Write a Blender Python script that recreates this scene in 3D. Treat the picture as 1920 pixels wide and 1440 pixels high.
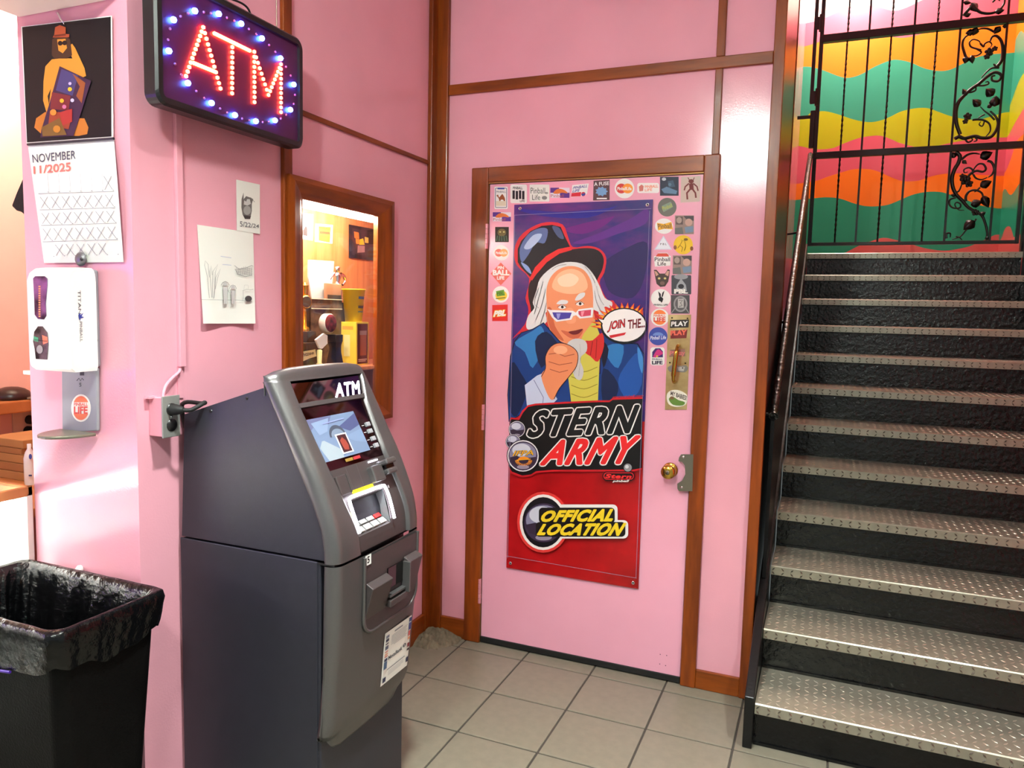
import bpy, bmesh, math, random
from mathutils import Vector, Matrix
random.seed(7)
for o in list(bpy.data.objects): bpy.data.objects.remove(o)
scene = bpy.context.scene
COL = scene.collection
PI = math.pi

# ---------------------------------------------------------------- camera
F_PX, YAW, PITCH, ROLL = 1405.54, 0.39500, -0.09480, 0.02370
CAM = Vector((1.6574, -3.0211, 1.5092))
def cam_axes():
    cy, sy = math.cos(YAW), math.sin(YAW)
    fw = Vector((-sy*math.cos(PITCH), cy*math.cos(PITCH), math.sin(PITCH)))
    r = Vector((cy, sy, 0)); u = r.cross(fw)
    return (r*math.cos(ROLL)+u*math.sin(ROLL), -r*math.sin(ROLL)+u*math.cos(ROLL), fw)
CR, CU, CF = cam_axes()
cam_d = bpy.data.cameras.new('camera'); cam = bpy.data.objects.new('camera', cam_d); COL.objects.link(cam)
cam_d.sensor_width = 36.0; cam_d.lens = F_PX*36.0/1920.0; cam_d.clip_start = 0.02
M = Matrix((CR, CU, -CF)).transposed().to_4x4(); M.translation = CAM; cam.matrix_world = M
scene.camera = cam
# ---------------------------------------------------------------- world, lamps, exposure
world = bpy.data.worlds.new('world'); scene.world = world; world.use_nodes = True
bg = world.node_tree.nodes['Background']; bg.inputs[0].default_value = (0.86, 0.99, 0.97, 1); bg.inputs[1].default_value = 0.30
scene.view_settings.view_transform = 'Standard'; scene.view_settings.look = 'None'
scene.view_settings.gamma = 1.0; scene.view_settings.use_curve_mapping = False
scene.view_settings.exposure = 0.76
cy = scene.cycles; cy.max_bounces = 5; cy.diffuse_bounces = 3; cy.glossy_bounces = 3; cy.transmission_bounces = 3; cy.transparent_max_bounces = 6; cy.caustics_reflective = False; cy.caustics_refractive = False
LAMP_POS = Vector((1.02, -3.12, 2.80)); LAMP_EMIT = 225.0          # globe pendant (its mirror image is the flare on the door wall)
CAN_POS = Vector((1.0, -1.78, 2.86)); CAN_W = 80.0                # downlight over the cash machine
STAIR_POS = Vector((1.75, 3.05, 4.35)); STAIR_EMIT = 80.0         # globe in the stairwell
TINT_EMIT = 16.0  # glow of the added violet tubes
CASE_LED = 40.0; COUNTER_LED = 16.0; SIDE_LAMP = 7.5

# ---------------------------------------------------------------- pixel (1920x1440) -> point on a plane of the room
def ray(u, v): return CF + CR*((u-960)/F_PX) - CU*((v-720)/F_PX)
def ony(u, v, y=0.0):
    d = ray(u, v); return CAM + d*((y-CAM.y)/d.y)
def onx(u, v, x=0.0):
    d = ray(u, v); return CAM + d*((x-CAM.x)/d.x)
def onz(u, v, z=0.0):
    d = ray(u, v); return CAM + d*((z-CAM.z)/d.z)

# ---------------------------------------------------------------- materials
def lin(c):
    if isinstance(c, str):
        c = c.lstrip('#'); c = tuple(int(c[i:i+2], 16)/255 for i in (0, 2, 4))
    elif max(c) > 1.0: c = tuple(x/255 for x in c)
    return tuple((x/12.92 if x <= .04045 else ((x+.055)/1.055)**2.4) for x in c)
MATS = {}
def mat(name, col, rough=.5, metal=0., emit=0., coat=0., noise=0., nscale=8., bump=0., bscale=60., spec=.5, trans=0., ior=1.45, coat_rough=.05, stretch=None, col2=None):
    if name in MATS: return MATS[name]
    m = bpy.data.materials.new(name); m.use_nodes = True; MATS[name] = m
    nt = m.node_tree; b = nt.nodes['Principled BSDF']
    c = lin(col)+(1,)
    b.inputs['Base Color'].default_value = c; b.inputs['Roughness'].default_value = rough
    b.inputs['Metallic'].default_value = metal; b.inputs['Specular IOR Level'].default_value = spec
    b.inputs['Coat Weight'].default_value = coat; b.inputs['Coat Roughness'].default_value = coat_rough
    b.inputs['Transmission Weight'].default_value = trans; b.inputs['IOR'].default_value = ior
    if emit: b.inputs['Emission Color'].default_value = c; b.inputs['Emission Strength'].default_value = emit
    tc = None
    def coords(st=None):
        t = nt.nodes.new('ShaderNodeTexCoord'); mp = nt.nodes.new('ShaderNodeMapping')
        nt.links.new(t.outputs['Object'], mp.inputs[0])
        if st: mp.inputs['Scale'].default_value = st
        return mp.outputs[0]
    if noise or col2:
        n = nt.nodes.new('ShaderNodeTexNoise'); n.inputs['Scale'].default_value = nscale; n.inputs['Detail'].default_value = 6
        nt.links.new(coords(stretch), n.inputs['Vector'])
        mx = nt.nodes.new('ShaderNodeMix'); mx.data_type = 'RGBA'
        c2 = lin(col2)+(1,) if col2 else tuple(x*(1-noise) for x in c[:3])+(1,)
        mx.inputs[6].default_value = c; mx.inputs[7].default_value = c2
        rp = nt.nodes.new('ShaderNodeMapRange'); rp.inputs[1].default_value = .35; rp.inputs[2].default_value = .65
        nt.links.new(n.outputs[0], rp.inputs[0]); nt.links.new(rp.outputs[0], mx.inputs[0]); nt.links.new(mx.outputs[2], b.inputs['Base Color'])
    if bump:
        n2 = nt.nodes.new('ShaderNodeTexNoise'); n2.inputs['Scale'].default_value = bscale; n2.inputs['Detail'].default_value = 4
        nt.links.new(coords(), n2.inputs['Vector'])
        bp = nt.nodes.new('ShaderNodeBump'); bp.inputs['Strength'].default_value = bump; bp.inputs['Distance'].default_value = .01
        nt.links.new(n2.outputs[0], bp.inputs['Height']); nt.links.new(bp.outputs[0], b.inputs['Normal'])
    return m
def ink(col, rough=.5):                       # flat printed colour
    key = 'ink_%s_%s' % (col if isinstance(col, str) else '%d_%d_%d' % tuple(col), rough)
    return mat(key, col, rough, spec=.35)

PINK = mat('pink_gloss_paint', (238, 166, 182), .13, noise=.06, nscale=3, bump=.05, bscale=170, spec=.5)
PINK2 = mat('pink_door_paint', (242, 170, 192), .22, noise=.05, nscale=3, bump=.03, bscale=140)
WARMW = mat('far_wall_paint', (250, 205, 190), .35, noise=.04)
WOOD = mat('stained_wood', (142, 66, 14), .36, coat=.1, spec=.35, coat_rough=.12, col2=(108, 46, 10), nscale=5, stretch=(6, 6, .7), bump=.05, bscale=40)
WOODX = mat('stained_wood_horizontal', (146, 70, 16), .36, coat=.1, spec=.35, coat_rough=.12, col2=(112, 50, 10), nscale=5, stretch=(.7, 6, 6), bump=.05, bscale=40)
WOODY = mat('stained_wood_along', (142, 66, 14), .36, coat=.1, spec=.35, coat_rough=.12, col2=(108, 46, 10), nscale=5, stretch=(6, .7, 6), bump=.05, bscale=40)
GLOSSWOOD = mat('lacquered_dark_panel', (70, 26, 16), .30, spec=.22, col2=(70, 26, 18), nscale=4, stretch=(6, 6, .7))
CASEWOOD = mat('case_back_wood', (205, 132, 84), .4, col2=(180, 106, 60), nscale=4, stretch=(5, 8, .8))
TILE = mat('beige_floor_tile', (122, 116, 101), .36, noise=.10, nscale=30, bump=.03, bscale=200)
GROUT = mat('dark_grout', (66, 60, 54), .8, noise=.2)
BLACK = mat('black_gloss_paint', (5, 5, 6), .2, bump=.6, bscale=42, spec=.5)
IRON = mat('black_iron_paint', (7, 7, 8), .3, bump=.1, bscale=90)
RUBBER = mat('black_rubber', (20, 20, 20), .6)
STEEL = mat('aluminium_tread_plate', (172, 167, 150), .31, metal=.65, noise=.15, nscale=25)
STEEL_SHINY = mat('aluminium_raised', (188, 184, 168), .31, metal=.65)
BRASS = mat('brass', (200, 160, 70), .2, metal=1., noise=.15, nscale=20)
NICKEL = mat('dull_nickel', (150, 140, 125), .3, metal=1.)
CHROME = mat('chrome', (220, 220, 225), .1, metal=1.)
WHITEPL = mat('white_plastic', (236, 234, 228), .25)
GREYPL = mat('grey_plastic', (150, 150, 155), .4)
DARKPL = mat('dark_plastic', (30, 28, 30), .3)
SMOKED = mat('smoked_mirror_glass', (130, 112, 116), .04, metal=1.)
SMOKED2 = mat('dark_mirror_glass', (74, 46, 52), .05, metal=1.)
BLACKGLASS = mat('black_glass', (10, 6, 8), .05, spec=.8)
CHAR = mat('charcoal_powder_coat', (40, 40, 49), .42, noise=.08, nscale=40, bump=.08, bscale=500)
SILVER = mat('silver_metallic_paint', (104, 101, 101), .34, metal=.65, noise=.04, nscale=400)
CONSOLE = mat('grey_brown_metallic', (80, 72, 72), .38, metal=.4, noise=.04, nscale=300)
PAPER = mat('white_paper', (238, 236, 228), .6)
GLASS = mat('clear_glass', (255, 255, 255), 0.0, trans=1., ior=1.45)
def thin_glass():
    m = bpy.data.materials.new('thin_pane_glass'); m.use_nodes = True; nt = m.node_tree; nt.nodes.clear()
    o = nt.nodes.new('ShaderNodeOutputMaterial'); mx = nt.nodes.new('ShaderNodeMixShader'); t = nt.nodes.new('ShaderNodeBsdfTransparent'); g = nt.nodes.new('ShaderNodeBsdfGlossy')
    fr = nt.nodes.new('ShaderNodeLayerWeight'); fr.inputs[0].default_value = .5; g.inputs['Roughness'].default_value = .02
    pw_ = nt.nodes.new('ShaderNodeMath'); pw_.operation = 'POWER'; pw_.inputs[1].default_value = 5.0; ml = nt.nodes.new('ShaderNodeMath'); ml.operation = 'MULTIPLY_ADD'; ml.inputs[1].default_value = .6; ml.inputs[2].default_value = .04
    nt.links.new(fr.outputs['Facing'], pw_.inputs[0]); nt.links.new(pw_.outputs[0], ml.inputs[0]); fr = ml
    nt.links.new(fr.outputs[0], mx.inputs[0]); nt.links.new(t.outputs[0], mx.inputs[1]); nt.links.new(g.outputs[0], mx.inputs[2]); nt.links.new(mx.outputs[0], o.inputs[0])
    return m
PANE = thin_glass()
LIGHTW = mat('lit_white', (255, 250, 242), .5, emit=1.)

# ---------------------------------------------------------------- mesh builder
class MB:
    def __init__(s): s.v = []; s.f = []; s.m = []; s.mats = []; s.sm = []
    def mi(s, m):
        if m not in s.mats: s.mats.append(m)
        return s.mats.index(m)
    def add(s, vs, fs, m, smooth=False):
        b = len(s.v); s.v += [Vector(p) for p in vs]; k = s.mi(m)
        for f in fs: s.f.append([b+i for i in f]); s.m.append(k); s.sm.append(smooth)
        return s
    def box(s, lo, hi, m, bev=0.):
        x0, y0, z0 = lo; x1, y1, z1 = hi
        x0, x1 = min(x0, x1), max(x0, x1); y0, y1 = min(y0, y1), max(y0, y1); z0, z1 = min(z0, z1), max(z0, z1)
        vs = [(x0,y0,z0),(x1,y0,z0),(x1,y1,z0),(x0,y1,z0),(x0,y0,z1),(x1,y0,z1),(x1,y1,z1),(x0,y1,z1)]
        fs = [(0,3,2,1),(4,5,6,7),(0,1,5,4),(1,2,6,5),(2,3,7,6),(3,0,4,7)]
        if bev <= 0: return s.add(vs, fs, m)
        return s.bev(vs, fs, m, bev)
    def bev(s, vs, fs, m, w, seg=2):
        bm = bmesh.new(); vv = [bm.verts.new(p) for p in vs]
        for f in fs: bm.faces.new([vv[i] for i in f])
        bmesh.ops.recalc_face_normals(bm, faces=bm.faces[:])
        bmesh.ops.bevel(bm, geom=bm.edges[:]+bm.verts[:], offset=w, segments=seg, affect='EDGES', profile=.5)
        bm.verts.index_update()
        s.add([v.co.copy() for v in bm.verts], [[v.index for v in f.verts] for f in bm.faces], m, False); bm.free(); return s
    def obox(s, c, ax, ay, az, hx, hy, hz, m, bev=0.):
        c, ax, ay, az = Vector(c), Vector(ax), Vector(ay), Vector(az)
        vs = [c+ax*(hx*i)+ay*(hy*j)+az*(hz*k) for k in (-1, 1) for j in (-1, 1) for i in (-1, 1)]
        fs = [(0,2,3,1),(4,5,7,6),(0,1,5,4),(1,3,7,5),(3,2,6,7),(2,0,4,6)]
        if bev <= 0: return s.add(vs, fs, m)
        return s.bev(vs, fs, m, bev)
    def prism(s, pts, d, m, bev=0.):            # closed loop of points, extruded by vector d
        pts = [Vector(p) for p in pts]; d = Vector(d); n = len(pts)
        vs = pts+[p+d for p in pts]
        fs = [list(range(n))[::-1], list(range(n, 2*n))]+[(i, (i+1) % n, n+(i+1) % n, n+i) for i in range(n)]
        if bev <= 0: return s.add(vs, fs, m)
        return s.bev(vs, fs, m, bev)
    def tube(s, pts, r, m, n=8, cap=True, flat=1.):
        pts = [Vector(p) for p in pts]; k = len(pts); vs = []; fs = []
        rr = r if isinstance(r, (list, tuple)) else [r]*k
        prev = None
        for i, p in enumerate(pts):
            t = (pts[min(i+1, k-1)]-pts[max(i-1, 0)]).normalized()
            if prev is None:
                a = Vector((0, 0, 1)) if abs(t.z) < .9 else Vector((1, 0, 0))
                prev = t.cross(a).normalized()
            else:
                prev = (prev-t*prev.dot(t)).normalized()
            q = t.cross(prev)
            for j in range(n):
                an = 2*PI*j/n; vs.append(p+prev*(math.cos(an)*rr[i])+q*(math.sin(an)*rr[i]*flat))
        for i in range(k-1):
            for j in range(n): fs.append((i*n+j, i*n+(j+1) % n, (i+1)*n+(j+1) % n, (i+1)*n+j))
        s.add(vs, fs, m, True)
        if cap:
            s.add([vs[j] for j in range(n)], [list(range(n))[::-1]], m); s.add([vs[(k-1)*n+j] for j in range(n)], [list(range(n))], m)
        return s
    def lathe(s, c, prof, m, axis=(0, 0, 1), n=20, smooth=True):     # prof: (radius, height along axis)
        c = Vector(c); az = Vector(axis).normalized(); a = Vector((1, 0, 0)) if abs(az.x) < .9 else Vector((0, 1, 0))
        ax = az.cross(a).normalized(); ay = az.cross(ax); vs = []; fs = []
        for (r, h) in prof:
            for j in range(n):
                an = 2*PI*j/n; vs.append(c+az*h+ax*(math.cos(an)*r)+ay*(math.sin(an)*r))
        for i in range(len(prof)-1):
            for j in range(n): fs.append((i*n+j, i*n+(j+1) % n, (i+1)*n+(j+1) % n, (i+1)*n+j))
        s.add(vs, fs, m, smooth)
        s.add(vs[:n], [list(range(n))[::-1]], m); s.add(vs[-n:], [list(range(n))], m); return s
    def ball(s, c, r, m, n=12, sc=(1, 1, 1)):
        c = Vector(c); vs = []; fs = []; h = n//2
        for i in range(h+1):
            th = PI*i/h
            for j in range(n):
                ph = 2*PI*j/n; vs.append(c+Vector((r*sc[0]*math.sin(th)*math.cos(ph), r*sc[1]*math.sin(th)*math.sin(ph), r*sc[2]*math.cos(th))))
        for i in range(h):
            for j in range(n): fs.append((i*n+j, (i+1)*n+j, (i+1)*n+(j+1) % n, i*n+(j+1) % n))
        return s.add(vs, fs, m, True)
    def grid(s, rows, m, smooth=True, close=False):
        nr, nc = len(rows), len(rows[0]); vs = [p for r in rows for p in r]; fs = []
        for i in range(nr-1):
            for j in range(nc-1+(1 if close else 0)): fs.append((i*nc+j, i*nc+(j+1) % nc, (i+1)*nc+(j+1) % nc, (i+1)*nc+j))
        return s.add(vs, fs, m, smooth)
    def build(s, name, parent=None, loc=None, recalc=True):
        off = Vector(parent_loc(parent)) if parent is not None else (Vector(loc) if loc is not None else Vector((0, 0, 0)))
        me = bpy.data.meshes.new(name); me.from_pydata([p-off for p in s.v], [], s.f)
        for m in s.mats: me.materials.append(m)
        me.polygons.foreach_set('material_index', s.m); me.polygons.foreach_set('use_smooth', s.sm); me.update()
        if recalc:
            bm = bmesh.new(); bm.from_mesh(me); bmesh.ops.remove_doubles(bm, verts=bm.verts[:], dist=1e-6) if s.__dict__.get('weld') else None
            bmesh.ops.recalc_face_normals(bm, faces=bm.faces[:]); bm.to_mesh(me); bm.free()
        o = bpy.data.objects.new(name, me); COL.objects.link(o)
        if parent is not None: o.parent = parent
        else: o.location = off
        return o
def parent_loc(o):
    l = Vector((0, 0, 0))
    while o is not None: l += o.location; o = o.parent
    return l
def tag(o, label, cat, group=None, kind=None):
    o['label'] = label; o['category'] = cat
    if group: o['group'] = group
    if kind: o['kind'] = kind
    return o
def thing(name, label, cat, loc=(0, 0, 0), group=None, kind=None):
    o = bpy.data.objects.new(name, None); COL.objects.link(o); o.location = loc; o.empty_display_size = .05
    return tag(o, label, cat, group, kind)
def struct(o, label=None, cat=None):
    o['kind'] = 'structure'
    if label: o['label'] = label
    if cat: o['category'] = cat
    return o

# ---------------------------------------------------------------- flat printed art on a surface
TXT = {}
def text_shape(st, bold=0., shear=0., space=1.):
    key = (st, bold, shear, space)
    if key in TXT: return TXT[key]
    cu = bpy.data.curves.new('txt', 'FONT'); cu.body = st; cu.offset = bold; cu.shear = shear; cu.resolution_u = 3; cu.space_character = space
    cu.fill_mode = 'FRONT' if hasattr(cu, 'fill_mode') else cu.fill_mode
    ob = bpy.data.objects.new('txt', cu); COL.objects.link(ob)
    dg = bpy.context.evaluated_depsgraph_get(); ev = ob.evaluated_get(dg); me = ev.to_mesh()
    vs = [v.co.copy() for v in me.vertices]; fs = [list(p.vertices) for p in me.polygons]
    ev.to_mesh_clear(); bpy.data.objects.remove(ob); bpy.data.curves.remove(cu)
    x0, x1 = min(v.x for v in vs), max(v.x for v in vs); y0, y1 = min(v.y for v in vs), max(v.y for v in vs)
    TXT[key] = ([((v.x-x0)/(x1-x0), (v.y-y0)/(y1-y0)) for v in vs], fs, (x0, x1, y0, y1)); return TXT[key]
class Art:
    """layers of flat ink; mp maps drawing coordinates to points of the surface, n is its outward normal"""
    def __init__(s, mp, n, z=.0, step=.00022): s.mp = mp; s.n = Vector(n); s.z = z; s.step = step; s.mb = MB()
    def _pt(s, p): return s.mp(*p)+s.n*s.z
    def up(s): s.z += s.step
    def poly(s, pts, col, up=True, m=None):
        if up: s.up()
        s.mb.add([s._pt(p) for p in pts], [list(range(len(pts)))], m or ink(col)); return s
    def slab(s, pts, thick, m):                       # base sheet with thickness
        a = [s._pt(p) for p in pts]; s.mb.prism(a, s.n*thick, m); s.z += thick; return s
    def ell(s, c, rx, ry, col, n=28, up=True, a0=0., a1=2*PI, m=None):
        if ry is None: ry = rx
        return s.poly([(c[0]+rx*math.cos(a0+(a1-a0)*i/n), c[1]+ry*math.sin(a0+(a1-a0)*i/n)) for i in range(n if abs(a1-a0) > 6.28 else n+1)], col, up, m)
    def line(s, pts, w, col, close=False, up=True):
        if up: s.up()
        P = [Vector((p[0], p[1])) for p in pts]
        if close: P.append(P[0])
        L, R = [], []
        for i, p in enumerate(P):
            a = P[i-1] if i > 0 else (P[-2] if close else None); b = P[i+1] if i < len(P)-1 else (P[1] if close else None)
            d = Vector((0, 0))
            if a is not None and (p-a).length > 1e-9: d += (p-a).normalized()
            if b is not None and (b-p).length > 1e-9: d += (b-p).normalized()
            if d.length < 1e-6: d = Vector((1, 0))
            d.normalize(); q = Vector((-d.y, d.x))*(w/2); L.append(p+q); R.append(p-q)
        vs = [s._pt(p) for p in L]+[s._pt(p) for p in R]; k = len(P)
        s.mb.add(vs, [(i, i+1, k+i+1, k+i) for i in range(k-1)], ink(col)); return s
    def text(s, st, q, col, bold=0., shear=0., space=1., up=True, m=None, ref=None):   # q: TL, TR, BR, BL
        if up: s.up()
        sh, fs, bb = text_shape(st, bold, shear, space); vs = []
        if ref is not None:                          # keep the frame of another weight of the same word
            _, _, rb = text_shape(st, ref, shear, space)
            sh = [(((x*(bb[1]-bb[0])+bb[0])-rb[0])/(rb[1]-rb[0]), ((y*(bb[3]-bb[2])+bb[2])-rb[2])/(rb[3]-rb[2])) for x, y in sh]
        TL, TR, BR, BL = [Vector(p) for p in q]
        for x, y in sh:
            p = (BL*(1-x)+BR*x)*(1-y)+(TL*(1-x)+TR*x)*y; vs.append(s._pt((p.x, p.y)))
        s.mb.add(vs, fs, m or ink(col)); return s
    def fat(s, st, q, col, r, bold=.02, shear=0., space=1.):           # heavy lettering: the word drawn thickened by r
        s.up()
        for k in range(12):
            a = 2*PI*k/12; s.text(st, [(p[0]+r*math.cos(a), p[1]+r*math.sin(a)) for p in q], col, bold, shear, space, up=False); s.z += 2e-6
        return s.text(st, q, col, bold, shear, space, up=False)
    def build(s, name, parent=None, loc=None): return s.mb.build(name, parent, loc, recalc=False)
def rrect(x0, y0, x1, y1, r, n=4):
    pts = []
    for cx, cy, a in ((x1-r, y0+r, -PI/2), (x1-r, y1-r, 0), (x0+r, y1-r, PI/2), (x0+r, y0+r, PI)):
        for i in range(n+1): pts.append((cx+r*math.cos(a+PI/2*i/n), cy+r*math.sin(a+PI/2*i/n)))
    return pts
def box4(x0, y0, x1, y1): return [(x0, y0), (x1, y0), (x1, y1), (x0, y1)]
def smooth(pts, k=6, close=False):                   # Catmull-Rom through the points
    P = [Vector(p) for p in pts]; out = []; n = len(P)
    rng = range(n if close else n-1)
    for i in rng:
        if close: p0, p1, p2, p3 = P[i-1], P[i], P[(i+1) % n], P[(i+2) % n]
        else: p0, p1, p2, p3 = P[max(i-1, 0)], P[i], P[i+1], P[min(i+2, n-1)]
        for j in range(k):
            t = j/k; out.append(.5*((2*p1)+(p2-p0)*t+(2*p0-5*p1+4*p2-p3)*t*t+(3*p1-p0-3*p2+p3)*t*t*t))
    if not close: out.append(P[-1])
    return out
# ================================================================= the setting
S = 0.3085; GX, GY = 0.2036, -0.0914
HC = 3.02                                   # ceiling of the lobby
MURAL_Y, RIGHT_X = 3.60, 2.80
DOOR_X0, DOOR_X1, DOOR_Z = 0.271, 1.1846, 2.0637
FR_X0, FR_X1, FR_Z = 0.1925, 1.245, 2.131
POST_X = 1.417; RET_X = 1.452               # end of the door wall, face of its lacquered return

# floor: slab of grout with one object per tile
fl = MB().box((-2.2, -4.6, -.06), (3.2, 1.2, -.004), GROUT).build('floor'); struct(fl)
tmb = MB().box((0.0035, 0.0035, -.02), (S-.0035, S-.0035, 0.0), TILE, .0022)
tile0 = None
for i in range(-7, 9):
    for j in range(-1, 14):
        x, y = GX+i*S, GY-(j+1)*S
        if x < -.12 and y > -1.7: continue
        if y+S > .3: continue
        if x > 1.3 and y > .02: continue
        if tile0 is None: o = tile0 = tmb.build('tile', fl)
        else: o = tile0.copy(); COL.objects.link(o); o.parent = fl
        o.location = (x, y, random.uniform(-.0006, .0))
# walls
w = MB(); w.box((-.41, 0, 0), (.20, .14, HC), PINK); w.box((1.235, 0, 0), (RET_X-.004, .14, HC), PINK); w.box((.20, 0, FR_Z-.02), (1.235, .14, HC), PINK)
struct(w.build('wall_back'))
# left wall block with the niche of the lit case cut into it
NY0, NY1, NZ0, NZ1, NX = -.975, -.035, 1.10, 1.905, -.235
w = MB(); B = .012
w.box((-.41, NY1, 0), (-.012, 0, HC), PINK); w.box((-.41, NY0, 0), (-.012, NY1, NZ0), PINK); w.box((-.41, NY0, NZ1), (-.012, NY1, HC), PINK)
w.box((-.41, NY0, NZ0), (NX, NY1, NZ1), PINK)
ys_, zs3 = [NY0, -.405, 0.0], [0, NZ0, NZ1, HC]; gv = [Vector((0, y, z)) for z in zs3 for y in ys_]
w.add(gv, [(i*3+j, i*3+j+1, i*3+j+4, i*3+j+3) for i in range(3) for j in range(2) if (i, j) != (1, 0)], PINK)
w.box((-.0115, -.405, NZ0+.001), (-.0005, NY1, NZ1-.001), PINK)
w.prism([(-.41, NY0, 0), (-.41, -1.6, 0), (-B, -1.6, 0), (0, -1.6+B, 0), (0, NY0, 0)], (0, 0, HC), PINK)
struct(w.build('wall_left'))
# corner guard on the pillar edge
g = MB().prism([(-.021, -1.6015, .0), (0.0015, -1.6015, 0), (.0015, -1.578, 0), (0, -1.578, 0), (0, -1.6, 0), (-.021, -1.6, 0)], (0, 0, HC), PINK); struct(g.build('trim_1'))
# room beyond the pillar
FAR_X = -1.62
struct(MB().box((FAR_X-.1, -4.6, 0), (FAR_X, 0.14, HC), WARMW).build('wall_far'))
struct(MB().box((FAR_X, -.02, 0), (-.41, .12, HC), WARMW).build('wall_far_back'))
a, b = onx(2, 106, FAR_X+.01), onx(38, 119, FAR_X+.01)
struct(MB().box((FAR_X, -2.6, a.z-.035), (FAR_X+.012, -.02, a.z+.0), WOODY).build('trim_2'))
# ceilings
struct(MB().box((-2.2, -4.6, HC), (3.2, .3, HC+.08), mat('ceiling_paint', (225, 205, 200), .7, noise=.05)).build('ceiling'))
struct(MB().box((1.0, .3, 4.75), (3.2, 3.9, 4.83), mat('ceiling_paint', (225, 205, 200))).build('ceiling_stairwell'))
struct(MB().box((1.3, .22, HC), (3.2, .30, 4.75), PINK).build('wall_above_stairs'))
# stairwell: return panel at the end of the door wall, inner left wall
struct(MB().box((RET_X-.035, .0, 0), (RET_X, .80, HC), GLOSSWOOD).build('wall_return'))
struct(MB().box((1.26, .80, 0), (1.36, MURAL_Y, 4.75), PINK).build('wall_stair_left'))
struct(MB().box((RET_X-.03, .80, 0), (RET_X+.004, .825, HC), WOOD, .004).build('trim_3'))

# mural walls: the painted bands are drawn as flat areas of colour on the wall
MURAL = dict(cream=mat('mural_cream', (250, 210, 195), .35), rose=mat('mural_pink', (222, 98, 116), .35), orange=mat('mural_orange', (255, 133, 30), .35),
             teal=mat('mural_teal', (58, 160, 128), .35), green=mat('mural_green', (40, 160, 122), .35), yellow=mat('mural_yellow', (186, 190, 22), .35), red=mat('mural_salmon', (232, 104, 98), .35))
curves = [
 [(1440, 60), (1505, 45), (1540, 36), (1600, 12), (1640, 12), (1675, 20), (1700, 14), (1740, -4), (1800, -20), (1888, -40)],
 [(1440, 100), (1505, 88), (1550, 75), (1600, 69), (1650, 67), (1690, 71), (1720, 66), (1760, 53), (1800, 49), (1850, 46), (1888, 40)],
 [(1440, 128), (1507, 125), (1527, 127), (1547, 133), (1573, 143), (1590, 146), (1613, 140), (1640, 125), (1667, 114), (1683, 112), (1707, 117), (1733, 128), (1760, 133), (1780, 131), (1800, 122), (1820, 112), (1840, 105), (1867, 101), (1889, 100)],
 [(1440, 240), (1507, 220), (1520, 211), (1533, 209), (1550, 209), (1573, 215), (1600, 224), (1627, 229), (1647, 227), (1667, 220), (1690, 209), (1717, 203), (1740, 203), (1760, 210), (1783, 218), (1807, 223), (1833, 225), (1853, 220), (1883, 211)],
 [(1440, 262), (1504, 275), (1530, 280), (1560, 278), (1580, 270), (1607, 260), (1633, 255), (1653, 255), (1673, 262), (1690, 269), (1733, 277), (1787, 267), (1817, 262), (1850, 258), (1880, 258)],
 [(1440, 352), (1525, 340), (1550, 332), (1575, 324), (1600, 317.5), (1625, 317), (1645, 321), (1670, 332), (1690, 339), (1707, 340), (1725, 338), (1745, 331), (1770, 326), (1795, 325), (1825, 327), (1875, 330)],
 [(1440, 380), (1524, 372), (1550, 370), (1575, 372.5), (1600, 381), (1620, 386), (1640, 387), (1665, 384), (1690, 374), (1712, 365), (1737, 360), (1762, 360), (1782, 365), (1812, 375), (1837, 385), (1871, 391)],
 [(1440, 490), (1570, 476), (1592, 470), (1610, 461), (1640, 450), (1657, 446), (1680, 450), (1712, 459), (1737, 466), (1770, 470), (1800, 466), (1825, 459), (1866, 440)]]
order = ['cream', 'rose', 'orange', 'teal', 'yellow', 'rose', 'orange', 'green', 'red']
def sample(c, mapper, x):                    # height of a boundary at x (wall coordinate)
    P = [mapper(*p) for p in c]
    for (x0, z0), (x1, z1) in zip(P, P[1:]):
        if x1-x0 > 1e-7 and x0 <= x <= x1: t = (x-x0)/(x1-x0); return z0*(1-t)+z1*t
    return P[0][1] if x < P[0][0] else P[-1][1]
def mural(mapx, place, x0, x1, cs, ztop, zbot, n, name, back):
    cs = [[(p.x, p.y) for p in smooth(c, 5)] for c in cs]
    mb = MB(); xs = [x0+(x1-x0)*i/n for i in range(n+1)]
    H = [[ztop]*(n+1)]+[[sample(c, mapx, x) for x in xs] for c in cs]+[[zbot]*(n+1)]
    for k in range(len(order)):
        top, bot = H[k], H[k+1]
        vs = [place(x, z) for x, z in zip(xs, top)]+[place(x, min(z, t)) for x, z, t in zip(xs, bot, top)]
        mb.add(vs, [(i, i+1, n+1+i+1, n+1+i) for i in range(n)], MURAL[order[k]])
    mb.box(*back, PINK)
    return struct(mb.build(name, recalc=False))
def mp_b(u, v): p = ony(u, v, MURAL_Y); return (p.x, p.z)
mural(mp_b, lambda x, z: Vector((x, MURAL_Y-.001, z)), 1.36, RIGHT_X, curves, 4.75, 1.6, 150, 'wall_mural', ((1.2, MURAL_Y, 1.5), (3.0, MURAL_Y+.1, 4.75)))
rc = [[(1888, -40), (1897, -70), (1920, -110)], [(1888, 40), (1898, 10), (1908, -20), (1920, -10)],
      [(1889, 100), (1902, 79), (1913, 59), (1920, 62)], [(1883, 211), (1889, 209), (1898, 187), (1911, 152), (1920, 137)],
      [(1880, 258), (1890, 255), (1902, 233), (1919, 204)], [(1875, 330), (1884, 324), (1893, 305), (1900, 284), (1908, 262)],
      [(1871, 391), (1876, 372), (1881, 358), (1886, 355), (1893, 365), (1900, 362), (1910, 346)],
      [(1866, 440), (1872, 448), (1877, 449), (1884, 430), (1891, 424), (1896, 428), (1901, 445)]]
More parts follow.
